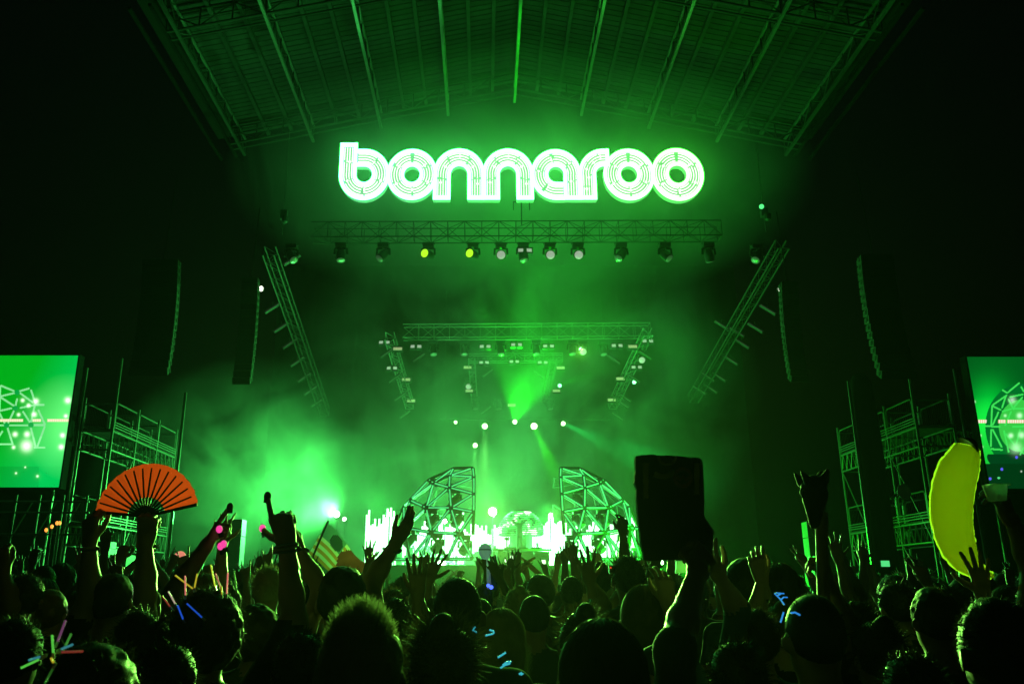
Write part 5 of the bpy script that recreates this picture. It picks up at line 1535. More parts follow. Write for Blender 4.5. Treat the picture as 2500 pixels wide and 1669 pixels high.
for lab, l in by.items():
    l.sort(key=lambda q: q[0])
    for j, (px, t) in enumerate(l):
        t['label'] = lab if len(l) == 1 else (('leftmost' if j == 0 else 'rightmost' if j == len(l) - 1 else ORDN[j] + '-from-left') + ' ' + lab)
# the rest as one mass
lowv = []
for i in (0, 1, 2, 3, 4, 5, 9, 10):
    w, A, B = VDEF[i]
    v, f, fm, hc = body_mesh(1.73, [A, B], 0.055, 0.0, (0, 0), False, 1.0, low=True)
    hv, hf = hair_cap(hc, 1.0, 'short', 0.03)
    f = np.concatenate([f, hf + len(v)]); v = np.concatenate([v, hv]); fm = np.concatenate([fm, np.full(len(hf), 3)])
    lowv.append((v, f, fm))
Vs, Fs, Ms, n = [], [], [], 0
for x, y, px in inview[NIND:]:
    v, f, fm = rs.choice(lowv)
    a = rs.gauss(0, 0.2); k = rs.gauss(1, 0.04)
    c, s_ = math.cos(a) * k, math.sin(a) * k
    w = np.stack([v[:, 0] * c - v[:, 1] * s_ + x, v[:, 0] * s_ + v[:, 1] * c + y, v[:, 2] * k], 1)
    Vs.append(w); Fs.append(f + n); Ms.append(np.where(fm == 1, rs.choice([1, 2, 4]), np.where(fm > 1, 3, 0))); n += len(w)
if Vs:
    me = np_mesh('far_crowd', np.concatenate(Vs), np.concatenate(Fs), [skin_mat(1), shirt_mat(0), shirt_mat(1), hair_mat(0), shirt_mat(2)], np.concatenate(Ms))
    o = bpy.data.objects.new('far_crowd', me); COL.objects.link(o); o['kind'] = 'stuff'
    tag(o, 'dense dark mass of people far off in front of the stage', 'crowd')
print('PEOPLE', len(FG), len(crowd), len(inview) - NIND, n)

# ------------------------------------------------------------------ things held up and worn in the crowd
K = lambda d: 2349 / 2500 * FPX / (d * 0.96)      # rough picture units per metre at depth d
# --- red folding fan
FD = 3.83
pv = at(334, 1184, FD)
fr_ = (at(453, 1184, FD) - pv).x
fan = thing('folding_fan', 'open red folding fan with dark ribs held up over the crowd on the left', 'fan', pv)
M_FAN = mat('red_fan_cloth', (0.80, 0.03, 0.015), 0.75, 0, 0.08, 40, 0.05, transl=0.6)
M_RIB = mat('fan_rib', (0.02, 0.015, 0.014), 0.5)
NR = 16
A0, A1 = R(13), R(175)
def fanp(a, r, y): return pv + Vector((math.cos(a) * r, y, math.sin(a) * r * 1.02))
angs = [A0 + (A1 - A0) * i / (NR - 1) for i in range(NR)]
for i in range(NR - 1):
    q = MB(); n = 4
    a, b = angs[i], angs[i + 1]; m = (a + b) / 2
    rows_ = []
    for k in range(n + 1):
        r = fr_ * (0.36 + 0.64 * k / n)
        rows_.append([fanp(a, r * (1 - 0.002 * (i % 2)), 0.0), fanp(m, r * 1.006, 0.012 * r / fr_), fanp(b, r, 0.0)])
    vs = [p for row in rows_ for p in row]
    fs = []
    for k in range(n):
        for j in range(2): fs.append((3 * k + j, 3 * k + j + 1, 3 * k + j + 4, 3 * k + j + 3))
    q.add(vs, fs); q.build('fan_panel', M_FAN, fan)
for i, a in enumerate(angs):
    q = MB(); d = Vector((math.cos(a), 0, math.sin(a))); w = Vector((-math.sin(a), 0, math.cos(a)))
    end = 1.0 if i in (0, NR - 1) else 0.93
    hw0, hw1 = (0.006, 0.0075) if i in (0, NR - 1) else (0.0048, 0.0034)
    p0 = pv - d * 0.012; p1 = pv + d * fr_ * end
    y = -0.006 - 0.0005 * i
    q.add([p0 - w * hw0 + Vector((0, y, 0)), p0 + w * hw0 + Vector((0, y, 0)), p1 + w * hw1 + Vector((0, y, 0)), p1 - w * hw1 + Vector((0, y, 0)),
           p0 - w * hw0 + Vector((0, y + 0.003, 0)), p0 + w * hw0 + Vector((0, y + 0.003, 0)), p1 + w * hw1 + Vector((0, y + 0.003, 0)), p1 - w * hw1 + Vector((0, y + 0.003, 0))],
          [(0, 1, 2, 3), (7, 6, 5, 4), (0, 4, 5, 1), (1, 5, 6, 2), (2, 6, 7, 3), (3, 7, 4, 0)])
    q.build('rib', M_RIB, fan)
q = MB(); q.lathe(pv + Vector((0, -0.02, 0)), (0, 1, 0), [(0, 0.008), (0.035, 0.008)], 10); q.build('pivot_pin', M_STEEL, fan)

# --- yellow inflatable banana
BD = 3.55
M_BAN = mat('yellow_vinyl', (0.80, 0.62, 0.06), 0.3, 0, 0.06, 6, 0.04, transl=0.55, spec=0.6)
bn = thing('inflatable_banana', 'big yellow inflatable banana standing upright over the crowd on the right', 'inflatable', at(2200, 1320, BD))
cl = [(2219, 1024, 27, 20), (2213, 1042, 34, 20), (2200, 1070, 44, 18), (2188, 1110, 47, 12), (2182, 1150, 47.5, 6), (2182, 1190, 46.5, -2), (2188, 1225, 44, -10), (2200, 1258, 40, -22), (2217, 1286, 32, -36), (2240, 1306, 20, -50), (2262, 1316, 9, -60), (2280, 1321, 4, -62)]
un = (at(2201, 1180, BD) - at(2200, 1180, BD)).x
q = MB(); n = 20; vs = []
for x, y, w, tl in cl:
    c = at(x, y, BD); a = R(tl)
    u = Vector((math.cos(a), 0, -math.sin(a)))
    if tl > 0: u = Vector((math.cos(a), 0, -math.sin(a) * 0.9))
    for k in range(n):
        t_ = 2 * PI * k / n
        vs.append(c + u * (math.cos(t_) * w * un) + Vector((0, math.sin(t_) * w * un * 0.62, 0)))
fs = []
for i in range(len(cl) - 1):
    for k in range(n): fs.append((i * n + k, (i + 1) * n + k, (i + 1) * n + (k + 1) % n, i * n + (k + 1) % n))
fs.append(tuple(range((len(cl) - 1) * n, len(cl) * n)))
q.add(vs, fs); q.build('body', M_BAN, bn, True)
q = MB(); c0 = at(2219, 1024, BD); c1 = at(2232, 1012, BD)
q.poly([c0 + Vector((0, 0, 0)), c0.lerp(c1, 0.5), c1], [26 * un, 20 * un, 12 * un], 12); q.build('stalk', M_BLACK, bn, True)
for side in (k for k in (0, n // 2)):
    q = MB(); vv = []; ff = []
    rr = random.Random(side)
    for i in range(len(cl) - 1):
        for j in range(6):
            p = vs[i * n + side].lerp(vs[(i + 1) * n + side], j / 6); c = at(cl[i][0], cl[i][1], BD).lerp(at(cl[i + 1][0], cl[i + 1][1], BD), j / 6)
            d = (p - c).normalized(); wv = 0.006 + rr.uniform(-0.001, 0.003)
            vv += [p - d * 0.004 + Vector((0, rr.uniform(-0.002, 0.002), 0)), p + d * wv + Vector((0, rr.uniform(-0.004, 0.004), 0))]
    ff = [(2 * i, 2 * i + 1, 2 * i + 3, 2 * i + 2) for i in range(len(vv) // 2 - 1)]
    q.add(vv, ff); q.build('seam', M_BAN, bn)

# --- dark painted board
PD = 2.38
M_CARD = mat('dark_cardboard', (0.045, 0.04, 0.03), 0.9, 0, 0.35, 5, 0.2)
M_MARK = mat('ochre_paint', (0.5, 0.38, 0.10), 0.8, 0, 0.35, 30)
M_MARKR = mat('rust_paint', (0.4, 0.10, 0.06), 0.8, 0, 0.4, 40)
bd = thing('painted_board', 'large dark cardboard board with worn ochre paint held up right of the domes', 'board', at(1545, 1283, PD))
out = [(1457, 1046), (1472, 1043), (1500, 1042), (1520, 1045), (1545, 1044), (1575, 1048), (1604, 1049), (1611, 1056), (1614, 1090), (1616, 1140), (1615, 1182), (1624, 1198), (1637, 1216), (1637, 1250), (1634, 1281), (1600, 1284), (1550, 1283), (1500, 1285), (1478, 1284), (1470, 1240), (1463, 1180), (1460, 1120), (1455, 1108), (1458, 1080)]
rr = random.Random(2); fine = []
for (x0, y0), (x1, y1) in zip(out, out[1:] + out[:1]):
    for j in range(3): fine.append((x0 + (x1 - x0) * j / 3 + rr.uniform(-0.8, 0.8), y0 + (y1 - y0) * j / 3 + rr.uniform(-0.8, 0.8)))
def plate(pts, y0, y1, name, m, parent):
    q = MB(); n = len(pts)
    fr = [Vector((at(x, y, PD).x, y0, at(x, y, PD).z)) for x, y in pts]; bk = [Vector((p.x, y1, p.z)) for p in fr]
    q.v = [tuple(p) for p in fr + bk]; q.f = [tuple(range(n))[::-1], tuple(range(n, 2 * n))] + [(i, (i + 1) % n, n + (i + 1) % n, n + i) for i in range(n)]; q.mi = [0] * len(q.f)
    return q.build(name, m, parent)
plate(fine, PD, PD + 0.022, 'board', M_CARD, bd)
def stroke(path, w, m):
    q = MB(); L = []; Rr_ = []
    for i, p in enumerate(path):
        a = path[max(0, i - 1)]; b = path[min(len(path) - 1, i + 1)]
        tx, ty = b[0] - a[0], b[1] - a[1]; l = math.hypot(tx, ty) or 1
        ww = w * (0.85 + 0.3 * rr.random())
        for S, sg in ((L, 1), (Rr_, -1)):
            P_ = at(p[0] - ty / l * ww * sg, p[1] + tx / l * ww * sg, PD); S.append(Vector((P_.x, PD - 0.003, P_.z)))
    n = len(path)
    q.add(L + Rr_, [(i, i + 1, n + i + 1, n + i) for i in range(n - 1)]); q.build('painted_mark', m, bd)
stroke([(1481, 1062 + 8 * i) for i in range(11)], 6.5, M_MARK)
stroke([(1598, 1062 + 8 * i) for i in range(10)], 5.5, M_MARK)
stroke([(1500 + 8 * i, 1087 + 7 * math.sin(i * 0.55) - i * 0.5) for i in range(7)], 6, M_MARK)
stroke([(1530 + 20 * math.cos(t_), 1048 + 17 * math.sin(t_)) for t_ in [PI * k / 9 for k in range(10)]], 3, M_MARK)
stroke([(1566 + 19 * math.cos(t_), 1095 + 20 * math.sin(t_)) for t_ in [2 * PI * k / 16 for k in range(17)]], 4, M_MARKR)
stroke([(1552 + 7 * k, 1092 + (k % 2) * 8) for k in range(5)], 4, M_MARKR)
# its clear plastic lower edge
M_CLEAR = mat('clear_sleeve', (0.5, 0.6, 0.5), 0.25, 0, 0.1, 10, transl=0.7, spec=0.7)
plate([(1553, 1286), (1612, 1282), (1603, 1312), (1551, 1314)], PD + 0.006, PD + 0.012, 'plastic_sleeve', M_CLEAR, bd)

# --- wooden pole with a dark animal head
QD = 2.9
pl = thing('totem_pole', 'wooden pole topped by a black animal head with ears, held up on the right', 'pole', at(1890, 1420, QD))
un = (at(1861, 1180, QD) - at(1860, 1180, QD)).x
q = MB(); q.poly([at(1884, 1175, QD), at(1886, 1260, QD), at(1892, 1430, QD)], [14 * un, 14 * un, 14.5 * un], 14); q.build('wooden_pole', mat('pine_wood', (0.34, 0.21, 0.09), 0.55, 0, 0.25, 12, 0.1), pl, True)
hc_ = at(1866, 1135, QD)
Pg, o_ = grid(np.array(hc_) - np.array((0.11, 0.09, 0.16)), np.array(hc_) + np.array((0.09, 0.09, 0.14)), 0.005)
def pt(x, y, dy=0.0): return tuple(np.array(at(x, y, QD)) + np.array((0, dy, 0)))
D_ = sd_ell(Pg, pt(1868, 1122), (26 * un, 0.045, 34 * un))
D_ = smin(D_, sd_cone(Pg, pt(1872, 1140), pt(1876, 1200), 22 * un, 12 * un), 0.03)
D_ = smin(D_, sd_cone(Pg, pt(1858, 1150), pt(1862, 1208), 14 * un, 3 * un), 0.02)
D_ = smin(D_, sd_cone(Pg, pt(1850, 1120), pt(1842, 1128), 13 * un, 7 * un), 0.015)
for dy in (-0.03, 0.03):
    D_ = smin(D_, sd_cone(Pg, pt(1846, 1104, dy), pt(1829, 1081, dy), 11 * un, 2.2 * un), 0.012)
    D_ = smin(D_, sd_cone(Pg, pt(1882, 1104, dy), pt(1890, 1082, dy), 12 * un, 5 * un), 0.012)
v_, f_ = surface_nets(D_, o_, 0.005)
o = bpy.data.objects.new('animal_head', np_mesh('animal_head', v_ - np.array(org(pl)), f_, [mat('black_fur', (0.015, 0.014, 0.014), 0.8, 0, 0.4, 30, 0.4)])); COL.objects.link(o); o.parent = pl
q = MB(); c = at(1837, 1136, QD); q.poly([c + Vector((math.cos(a) * 5 * un, -0.03, math.sin(a) * 10 * un)) for a in [PI * 0.25 + PI * 1.2 * k / 10 for k in range(11)]], 0.0022, 5); q.build('ear_ring', M_STEEL, pl)

# --- plastic cup
CD = 3.16
c0, c1 = at(2288, 1148, CD), at(2288, 1112, CD)
cu = thing('plastic_cup', 'clear plastic cup held up before the right screen', 'cup', c0)
un = (at(2289, 1120, CD) - at(2288, 1120, CD)).x
h_ = c1.z - c0.z
q = MB(); q.lathe(c0, (0, 0, 1), [(0, 19 * un), (h_ * 0.9, 25 * un), (h_, 26 * un)], 22); q.f = q.f[:-1]; q.mi = q.mi[:-1]
q.build('wall', mat('cup_plastic', (0.75, 0.8, 0.75), 0.2, 0, 0.05, 5, transl=0.75, spec=0.7), cu, True)
q = MB(); ring = [c1 + Vector((26.5 * un * math.cos(a), 26.5 * un * math.sin(a), 0)) for a in [2 * PI * k / 24 for k in range(25)]]; q.poly(ring, 0.0025, 6, cap=False); q.build('rim', mat('cup_plastic', (0, 0, 0)), cu, True)

# --- flag
GD = 11.0
fl = thing('flag', 'striped flag with a black ball print waving on a pole left of the light tubes', 'flag', at(706, 1290, GD))
a, b = at(700, 1290, GD), at(753, 1192, GD)
strut('pole', a - Vector((0.12, 0, 0.5)), b, 0.014, M_STEEL, fl)
A, B_, C_, D2 = [at(*p, GD) for p in ((751, 1196), (708, 1270), (842, 1296), (800, 1345))]
def flagp(u, v):
    p = A.lerp(C_, u).lerp(B_.lerp(D2, u), v)
    return p + Vector((0, 0.12 * math.sin(u * 7 + v * 2) * u, 0.035 * math.sin(u * 6.0 + 0.6) * u))
cols = {'fr': (0.62, 0.22, 0.06), 'fw': (0.62, 0.58, 0.42), 'fb': (0.10, 0.20, 0.18), 'fd': (0.16, 0.03, 0.02)}
FM = {k: mat('flag_' + n_, cols[k], 0.8, 0, 0.15, 20, transl=0.75) for k, n_ in (('fr', 'orange'), ('fw', 'white'), ('fb', 'teal'), ('fd', 'dark_red'))}
nu, nv = 36, 20
parts_ = {k: MB() for k in FM}
for i in range(nu):
    for j in range(nv):
        u, v = (i + 0.5) / nu, (j + 0.5) / nv
        if u > 0.62 - 0.12 * math.sin(v * 4): k = 'fd'
        elif v < 0.42 and u < 0.5: k = 'fb'
        else: k = 'fr' if int(v * 10) % 2 else 'fw'
        parts_[k].add([flagp(i / nu, j / nv), flagp((i + 1) / nu, j / nv), flagp((i + 1) / nu, (j + 1) / nv), flagp(i / nu, (j + 1) / nv)], [(0, 3, 2, 1)])
for k, n_ in (('fr', 'orange_stripes'), ('fw', 'white_stripes'), ('fb', 'teal_corner'), ('fd', 'dark_red_field')):
    o = parts_[k].build(n_, FM[k], fl, True)
    o['kind'] = 'stuff'
q = MB()
for i in range(9):
    for j in range(9):
        for du, dv in ((0, 0),):
            u0, v0 = 0.35 + (i - 4.5) * 0.03, 0.24 + (j - 4.5) * 0.042
            if ((i - 4) / 4.6) ** 2 + ((j - 4) / 4.6) ** 2 > 1: continue
            P4 = [flagp(u0 + 0.001, v0 + 0.002), flagp(u0 + 0.027, v0 + 0.002), flagp(u0 + 0.027, v0 + 0.038), flagp(u0 + 0.001, v0 + 0.038)]
            q.add([p + Vector((0, -0.03, 0)) for p in P4], [(0, 3, 2, 1)])
q.build('ball_print', M_BLACKF, fl, kind='stuff')

# --- balloon-headed staff, balloons, ball lamp
sd = 8.0
un = (at(1113, 1265, sd) - at(1112, 1265, sd)).x
gs = thing('balloon_staff', 'staff with a white egg-shaped balloon head lit blue at its foot, in the centre', 'staff', at(1125, 1352, sd))
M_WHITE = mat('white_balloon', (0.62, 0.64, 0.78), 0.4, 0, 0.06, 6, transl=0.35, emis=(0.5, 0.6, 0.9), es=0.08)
hc2 = at(1113, 1264, sd)
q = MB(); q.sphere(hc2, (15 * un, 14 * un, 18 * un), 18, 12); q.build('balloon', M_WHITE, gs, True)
q = MB(); q.poly([hc2 + Vector((15.3 * un * math.cos(a), 14.3 * un * math.sin(a), 3.5 * un)) for a in [2 * PI * k / 20 for k in range(21)]], 1.1 * un, 5, cap=False); q.build('band', M_BLACK, gs)
q = MB(); q.poly([at(1119, 1282, sd), at(1121, 1310, sd), at(1123, 1350, sd)], [3.5 * un, 5 * un, 6 * un], 8); q.build('white_sleeve', M_WHITE, gs, True)
q = MB(); q.poly([at(1130, 1275, sd), at(1133, 1310, sd), at(1134, 1352, sd)], [7 * un, 8 * un, 8 * un], 8); q.build('dark_sleeve', mat('blue_black', (0.02, 0.03, 0.06), 0.7), gs, True)
strut('staff', at(1126, 1300, sd), at(1126, 1352, sd) - Vector((0, 0, 0.9)), 0.015, M_BLACK, gs)
M_BLUEG = glow('blue_led', (0.06, 0.12, 1.0), 2.5, False)
for x, y, r in ((1142, 1309, 1.3), (1142, 1315, 1.3), (1120, 1342, 4.0), (1127, 1346, 4.5)):
    p = at(x, y, sd - 0.12); q = MB(); q.sphere(p, r * un, 8, 6); q.build('blue_light', M_BLUEG, gs)
bl_d = 6.0
p = at(1690, 1336, bl_d); un = (at(1691, 1336, bl_d) - at(1690, 1336, bl_d)).x
t = thing('balloon', 'pale round beach balloon of light panels in the crowd, right of the board', 'balloon', p)
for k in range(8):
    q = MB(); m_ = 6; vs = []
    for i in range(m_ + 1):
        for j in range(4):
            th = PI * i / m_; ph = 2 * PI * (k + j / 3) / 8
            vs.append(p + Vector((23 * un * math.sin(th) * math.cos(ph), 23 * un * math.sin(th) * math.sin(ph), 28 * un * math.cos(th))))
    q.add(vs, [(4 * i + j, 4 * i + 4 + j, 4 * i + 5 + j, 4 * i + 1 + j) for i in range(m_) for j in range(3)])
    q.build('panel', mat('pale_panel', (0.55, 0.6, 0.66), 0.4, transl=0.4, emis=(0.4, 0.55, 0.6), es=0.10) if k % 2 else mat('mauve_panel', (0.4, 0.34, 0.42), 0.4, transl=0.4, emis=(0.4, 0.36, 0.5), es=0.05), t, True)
p = at(413, 1277, 9.0); un = (at(414, 1277, 9) - at(413, 1277, 9)).x
t = thing('glowing_ball', 'glowing salmon-pink ball on a stick above the crowd, right of the fan arm', 'ball lamp', p)
q = MB(); q.sphere(p, 13.5 * un, 16, 12); q.build('ball', glow('salmon_glow', (1.0, 0.30, 0.20), 0.75, False), t, True)
strut('stick', p, p - Vector((0, 0, 1.0)), 0.012, M_BLACK, t)
p = at(4, 1310, 4.1); t = thing('glowing_ball', 'small pinkish light ball at the left edge above a raised fist', 'ball lamp', p); un = (at(5, 1310, 4.1) - at(4, 1310, 4.1)).x
q = MB(); q.sphere(p, 8 * un, 10, 8); q.build('ball', glow('salmon_glow', (1, 0.3, 0.2), 0.75, False), t, True); strut('stick', p, p - Vector((0, 0, 0.12)), 0.008, M_BLACK, t)

# --- glow sticks in the hair
zc4 = lambda x, y: (x / 3.344 * k_, (1200 + y / 3.344) * k_)
COLS = {'yellow-green': (0.62, 0.8, 0.04), 'yellow': (0.75, 0.62, 0.03), 'pink': (0.9, 0.22, 0.18), 'red': (0.5, 0.06, 0.04), 'whitish': (0.7, 0.55, 0.4), 'blue': (0.015, 0.10, 0.75), 'green': (0.10, 0.65, 0.06), 'purple': (0.25, 0.06, 0.2), 'cyan': (0.05, 0.35, 0.4)}
def gstick(p0, p1, d, c, s, label, group):
    a, b = at(*zc4(*p0), d), at(*zc4(*p1), d + 0.02)
    t = thing('glow_stick', label, 'glow stick', b, group)
    m = glow('glow_%s_%d' % (c.replace('-', '_'), int(s * 100)), COLS[c], s, False)
    u = (a - b).normalized()
    q = MB(); q.poly([b, a], 0.0023, 7); q.build('tube', m, t, True)
    q = MB(); q.tube(b - u * 0.012, b + u * 0.002, 0.0030, n=7); q.build('connector', mat('clear_end', (0.5, 0.5, 0.45), 0.3), t)
    return t
S5 = [((1430, 680), (1578, 792), 'yellow', 0.55, 'slanting yellow glow stick, leftmost above the curly hair'), ((1512, 685), (1515, 845), 'pink', 0.7, 'upright pink and whitish glow stick left in the curly hair'), ((1610, 668), (1588, 785), 'yellow', 0.6, 'upright yellow glow stick left of the tallest one in the curly hair'),
      ((1722, 595), (1757, 775), 'yellow-green', 0.75, 'tallest bright yellow-green glow stick in the curly hair'), ((1760, 665), (1802, 778), 'pink', 0.4, 'dim pink glow stick leaning right of the tallest one'), ((1861, 660), (1852, 835), 'pink', 0.75, 'upright orange-pink glow stick on the right of the curly hair'),
      ((1912, 645), (1930, 805), 'green', 0.25, 'dim green glow stick, rightmost in the curly hair'), ((1325, 850), (1390, 938), 'red', 0.4, 'red glow stick low on the left of the curly head'), ((1375, 812), (1432, 915), 'whitish', 0.6, 'whitish glow stick low on the left of the curly head'),
      ((1450, 925), (1496, 1042), 'blue', 0.7, 'short blue glow stick at the left of the curly head'), ((1525, 910), (1652, 1027), 'blue', 0.6, 'long slanting blue glow stick on the back of the curly head'), ((1808, 770), (1812, 840), 'yellow', 0.4, 'short yellow glow stick stub between the pink ones')]
for p0, p1, c, s, lab in S5: gstick(p0, p1, 2.55, c, s, lab, 'glow sticks in the curly hair')
S6 = [((425, 1170), (435, 1315), 'green', 0.75, 'bright upright green glow stick in the bottom left bunch'), ((535, 1050), (470, 1222), 'purple', 0.5, 'tall dim purple glow stick in the bottom left bunch'), ((580, 1160), (535, 1252), 'green', 0.3, 'dim green glow stick leaning right in the bottom left bunch'),
      ((592, 1245), (500, 1282), 'cyan', 0.5, 'bluish glow stick pointing right in the bottom left bunch'), ((675, 1300), (500, 1307), 'red', 0.3, 'dark red glow stick lying level in the bottom left bunch'), ((235, 1372), (332, 1342), 'cyan', 0.5, 'pale bluish glow stick pointing left in the bottom left bunch'),
      ((170, 1436), (327, 1362), 'green', 0.8, 'long bright green glow stick pointing down left in the bottom left bunch'), ((418, 1358), (436, 1390), 'yellow', 0.5, 'tiny yellow glow stick end in the middle of the bottom left bunch'), ((365, 1562), (432, 1440), 'green', 0.12, 'nearly dark glow stick pointing down in the bottom left bunch')]
for p0, p1, c, s, lab in S6: gstick(p0, p1, 1.68, c, s, lab, 'glow sticks bottom left')
# --- light wires
M_EL = glow('light_wire_blue', (0.03, 0.28, 0.8), 0.8, False)
M_ELC = glow('light_wire_cyan', (0.05, 0.6, 0.7), 0.75, False)
zc7 = lambda x, y: ((1500 + x / 2.662) * k_, (1080 + y / 2.662) * k_)
zc6 = lambda x, y: ((1100 + x / 3.742) * k_, (1250 + y / 3.742) * k_)
def wire(paths, zf, d, m, label, r=0.0025):
    t = thing('light_wire', label, 'light wire', at(*zf(*paths[0][0]), d))
    for pth in paths:
        q = MB(); q.poly([at(*zf(*p), d) for p in pth], r, 6); q.build('wire', m, t, True)
wire([[(1040, 978), (1075, 1012), (1105, 1052)], [(1052, 975), (1085, 978)], [(1062, 992), (1088, 978), (1103, 980)], [(1085, 1018), (1100, 1003), (1125, 1004)]], zc7, 2.9, M_EL, 'blue light wire in the shape of a small tree, left of the cropped head')
wire([[(1145, 1105), (1175, 1102), (1207, 1119)]], zc7, 2.2, M_EL, 'short blue light wire on the cropped head')
wire([[(1368, 1083), (1400, 1070), (1432, 1066)]], zc7, 2.6, glow('light_wire_teal', (0.02, 0.45, 0.4), 0.8, False), 'short teal light wire right of the cropped head')
wire([[(1100, 1100), (1080, 1167)]], zc7, 2.6, M_EL, 'thin blue light wire hanging left of the cropped head')
wire([[(205, 1080), (215, 1052), (228, 1042)], [(355, 1072), (392, 1082), (396, 1098), (385, 1108), (318, 1124)], [(205, 1080), (240, 1092)]], zc6, 2.4, M_ELC, 'cyan light wire on the shoulder right of the knot-haired woman')
wire([[(432, 1325), (505, 1278)], [(455, 1420), (500, 1392), (540, 1380), (555, 1362), (520, 1362), (475, 1395)], [(625, 1478), (648, 1462), (665, 1470), (640, 1482)]], zc6, 2.3, M_ELC, 'cyan light wire rungs along a back in the bottom centre')
# --- finger lights
M_PINK = glow('pink_finger_glow', (1.0, 0.06, 0.38), 0.95, False)
for x, y, d, lab in ((594, 1175, 2.58, 'pink finger light on the thumb before the bright smoke'), (503, 1213, 2.93, 'upper pink finger light on the pointing fist'), (506, 1252, 2.93, 'lower left pink finger light on the pointing fist'), (513, 1247, 2.93, 'lower right pink finger light on the pointing fist')):
    p = at(x, y, d)
    if 'thumb' in lab: p = Vector(FG['sticks'][4][4])
    t = thing('finger_light', lab, 'finger light', p)
    q = MB(); q.sphere(p, (0.0115, 0.0115, 0.013), 10, 8); q.build('bulb', M_PINK, t, True)
    q = MB(); q.lathe(p + Vector((0.004, 0.004, -0.012)), (0.3, 0.2, -1), [(0, 0.0095), (0.016, 0.0095)], 8); q.build('strap', M_BLACK, t)
for kk, lab in (('sticks', 'unlit dark finger light on the raised finger before the bright smoke'), ('pointer', 'unlit dark finger light on the tip of the finger pointing up right')):
    p = Vector(FG[kk][4][0]); t = thing('finger_light', lab, 'finger light', p)
    q = MB(); q.sphere(p, (0.0125, 0.0125, 0.016), 10, 8); q.build('bulb', M_BLACK, t, True)
    q = MB(); q.lathe(p + Vector((0, 0.0, -0.008)), (0, 0, -1), [(0, 0.0115), (0.014, 0.0115)], 8); q.build('strap', M_BLACK, t)
# --- wrist bands
def bracelet(x, y, d, r, tilt, lab, n=3, m=None):
    c = at(x, y, d); t = thing('bracelet', lab, 'bracelet', c, 'bracelets on raised arms')
    rr = random.Random(lab)
    for k in range(n):
        z = (k - (n - 1) / 2) * 0.009
        q = MB(); q.poly([c + Vector((r * math.cos(a), r * math.sin(a), z + math.sin(a + k) * 0.004 + tilt * r * math.cos(a))) for a in [2 * PI * i / 18 for i in range(19)]], 0.0042, 6, cap=False)
        q.build('band', m or mat('bead_band_%d' % k, [(0.1, 0.1, 0.12), (0.4, 0.35, 0.2), (0.2, 0.22, 0.25)][k], 0.6), t, True)
    q = MB(); a = rr.uniform(-0.4, 0.4); q.sphere(c + Vector((r * 1.1, 0, 0.0)), 0.009, 8, 6); q.build('bead', M_BLACK, t, True)
bracelet(656, 1258, 2.7, 0.036, 0.1, 'bunch of dark bracelets on the arm raised before the bright smoke')
bracelet(334, 1252, 3.84, 0.038, -0.05, 'bracelets on the wrist holding the red fan')
bracelet(685, 1262, 3.25, 0.03, 0.3, 'thin pale wristband on the arm left of the flag', 1)
bracelet(897, 1262, 3.3, 0.031, -0.25, 'wristband on the arm before the left half dome', 1)
bracelet(205, 1258, 3.8, 0.034, 0, 'dark bracelets on the bent hand at the left', 2)
# --- phones and little lights held up
def phone(x, y, d, w, h, col, es, lab, back=False):
    c = at(x, y, d); un = (at(x + 1, y, d) - at(x, y, d)).x
    t = thing('phone', lab, 'phone', c, 'phones held up in the crowd')
    q = MB(); q.box(c, (w * un, 0.009, h * un)); q.build('case', M_BLACK, t)
    q = MB(); q.box(c + Vector((0, -0.0055, 0)), (w * un * 0.92, 0.002, h * un * 0.88)); q.build('display', glow('phone_' + lab.split()[0] + str(int(x)), col, es, False), t)
phone(2030, 1292, 5.2, 21, 15, (0.1, 0.85, 0.25), 0.9, 'green glowing phone screen above the crowd before the round tower')
phone(2181, 1291, 7, 9, 8, (0.9, 0.15, 0.5), 0.8, 'pinkish phone screen left of the banana foot')
phone(818, 1374, 6, 7, 9, (0.2, 0.6, 0.6), 0.3, 'dim phone between the man with both arms up and the stage')
phone(1575, 1292, 7, 50, 14, (0.02, 0.5, 0.12), 0.5, 'wide green lit tablet screen under the dark board')
# action camera on a head
t, base, hc, s, _tips = FG['cam']
c = base + Vector((-0.085, -0.01, hc[2] + 0.06))
ac = thing('action_camera', 'small boxy action camera with a red light beside a tall head, left of the board', 'camera', c)
q = MB(); q.box(c, (0.062, 0.03, 0.045)); q.build('case', M_STEEL, ac)
q = MB(); q.box(c + Vector((0, -0.0165, 0)), (0.05, 0.003, 0.033)); q.build('back_display', M_BLACK, ac)
q = MB(); q.sphere(c + Vector((-0.022, -0.019, 0.008)), 0.005, 6, 5); q.build('red_light', glow('red_led', (1, 0.05, 0.02), 1, False), ac)
q = MB(); q.tube(c + Vector((0, 0, -0.02)), c + Vector((0.03, 0, -0.07)), 0.008); q.build('mount', M_BLACK, ac)
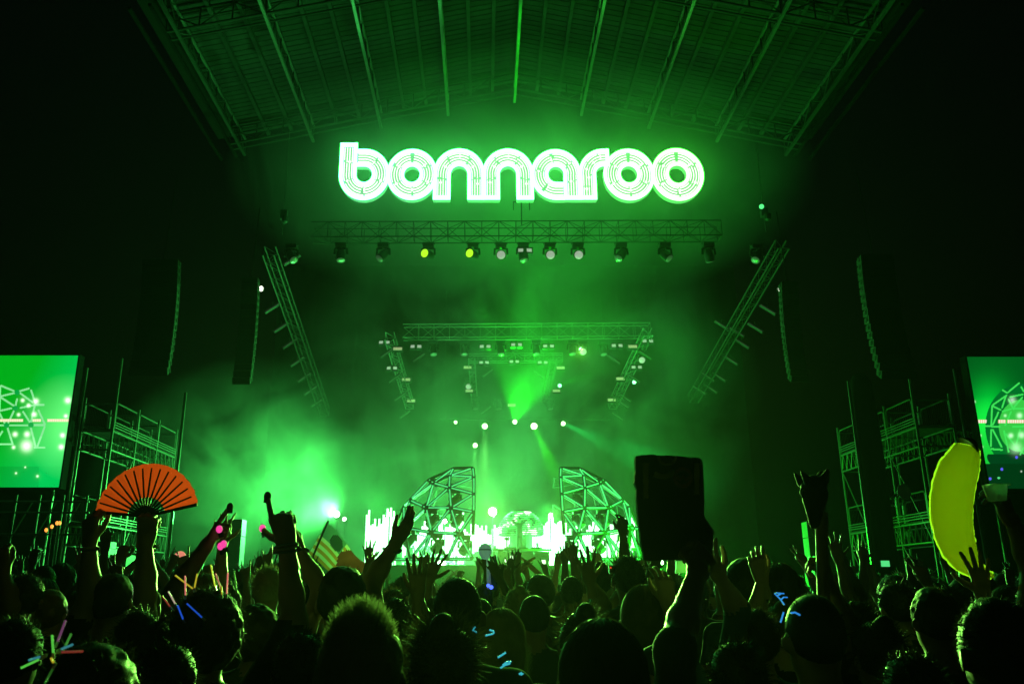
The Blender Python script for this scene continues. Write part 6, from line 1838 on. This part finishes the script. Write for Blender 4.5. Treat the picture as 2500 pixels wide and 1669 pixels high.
# flag stick far in the smoke, microphone stands on the stage
for x, y0, y1, Y, lab in ((632, 1300, 1255, 12, 'thin flagless pole in the bright smoke left of the flag'), ):
    a, b = at(x - 8, y0, Y), at(x + 8, y1, Y); t = thing('pole', lab, 'pole', a); strut('shaft', a - Vector((0.1, 0, 0.6)), b, 0.012, M_BLACK, t)
    q = MB(); q.sphere(b, 0.02, 6, 5); q.build('tip', M_BLACK, t)
for x, y0, y1, Y, lab in ((1163, 1238, 1300, 38.5, 'upright speaker stand left of the performer desk'), (1392, 1245, 1312, 38.6, 'tall stand with a small lamp before the right half dome'), (1148, 1265, 1300, 38.2, 'slanted stand between left dome and desk'), (1453, 1262, 1312, 38.6, 'stand right of the waving hand')):
    a, b = at(x, y0, Y), at(x, y1, Y); t = thing('stand', lab, 'stand', (a.x, Y, 2.1), 'stands at the stage front')
    strut('pole', (a.x, Y, 2.1), a, 0.025, M_BLACK, t)
    q = MB(); q.box(a + Vector((0, 0, 0.06)), (0.2, 0.14, 0.12)); q.build('head', M_BLACK, t)
    q = MB()
    for k in range(3): q.tube((a.x, Y, 2.45), (a.x + 0.35 * math.cos(k * 2.1), Y + 0.35 * math.sin(k * 2.1), 2.11), 0.015, n=5)
    q.build('tripod', M_BLACK, t)
# --- the performer
JY = 41.3
jp = at(1191, 1185, JY)
Hj = 1.82; fz = jp.z - Hj
v, f, fm, hc = body_mesh(Hj, [(Vector((-0.36, 0.0, 1.62)), Vector((-0.1, -0.02, 1.72)), 'relaxed', (0, 1, 0)), (Vector((0.36, 0.0, 1.62)), Vector((0.1, -0.02, 1.72)), 'relaxed', (0, 1, 0))], 0.02, sleeves=0.6)
v = v * np.array([-1, -1, 1])
t = thing('person', 'performer behind the stage desk with both hands raised to the head', 'person', (jp.x, JY, fz))
o = bpy.data.objects.new('body', np_mesh('body', v, f, [skin_mat(0), shirt_mat(6), M_TROUS, M_SHOE], fm)); COL.objects.link(o); o.parent = t
hv, hf = hair_cap(hc, Hj / 1.75, 'short', 0.012)
o = bpy.data.objects.new('hair', np_mesh('hair', hv * np.array([-1, -1, 1]), hf, [hair_mat(0)])); COL.objects.link(o); o.parent = t
q = MB(); q.box((jp.x, JY + 0.1, (fz + 2.8) / 2), (2.2, 1.1, max(0.05, fz - 2.8))); q.build('platform', M_BLACK, dk)
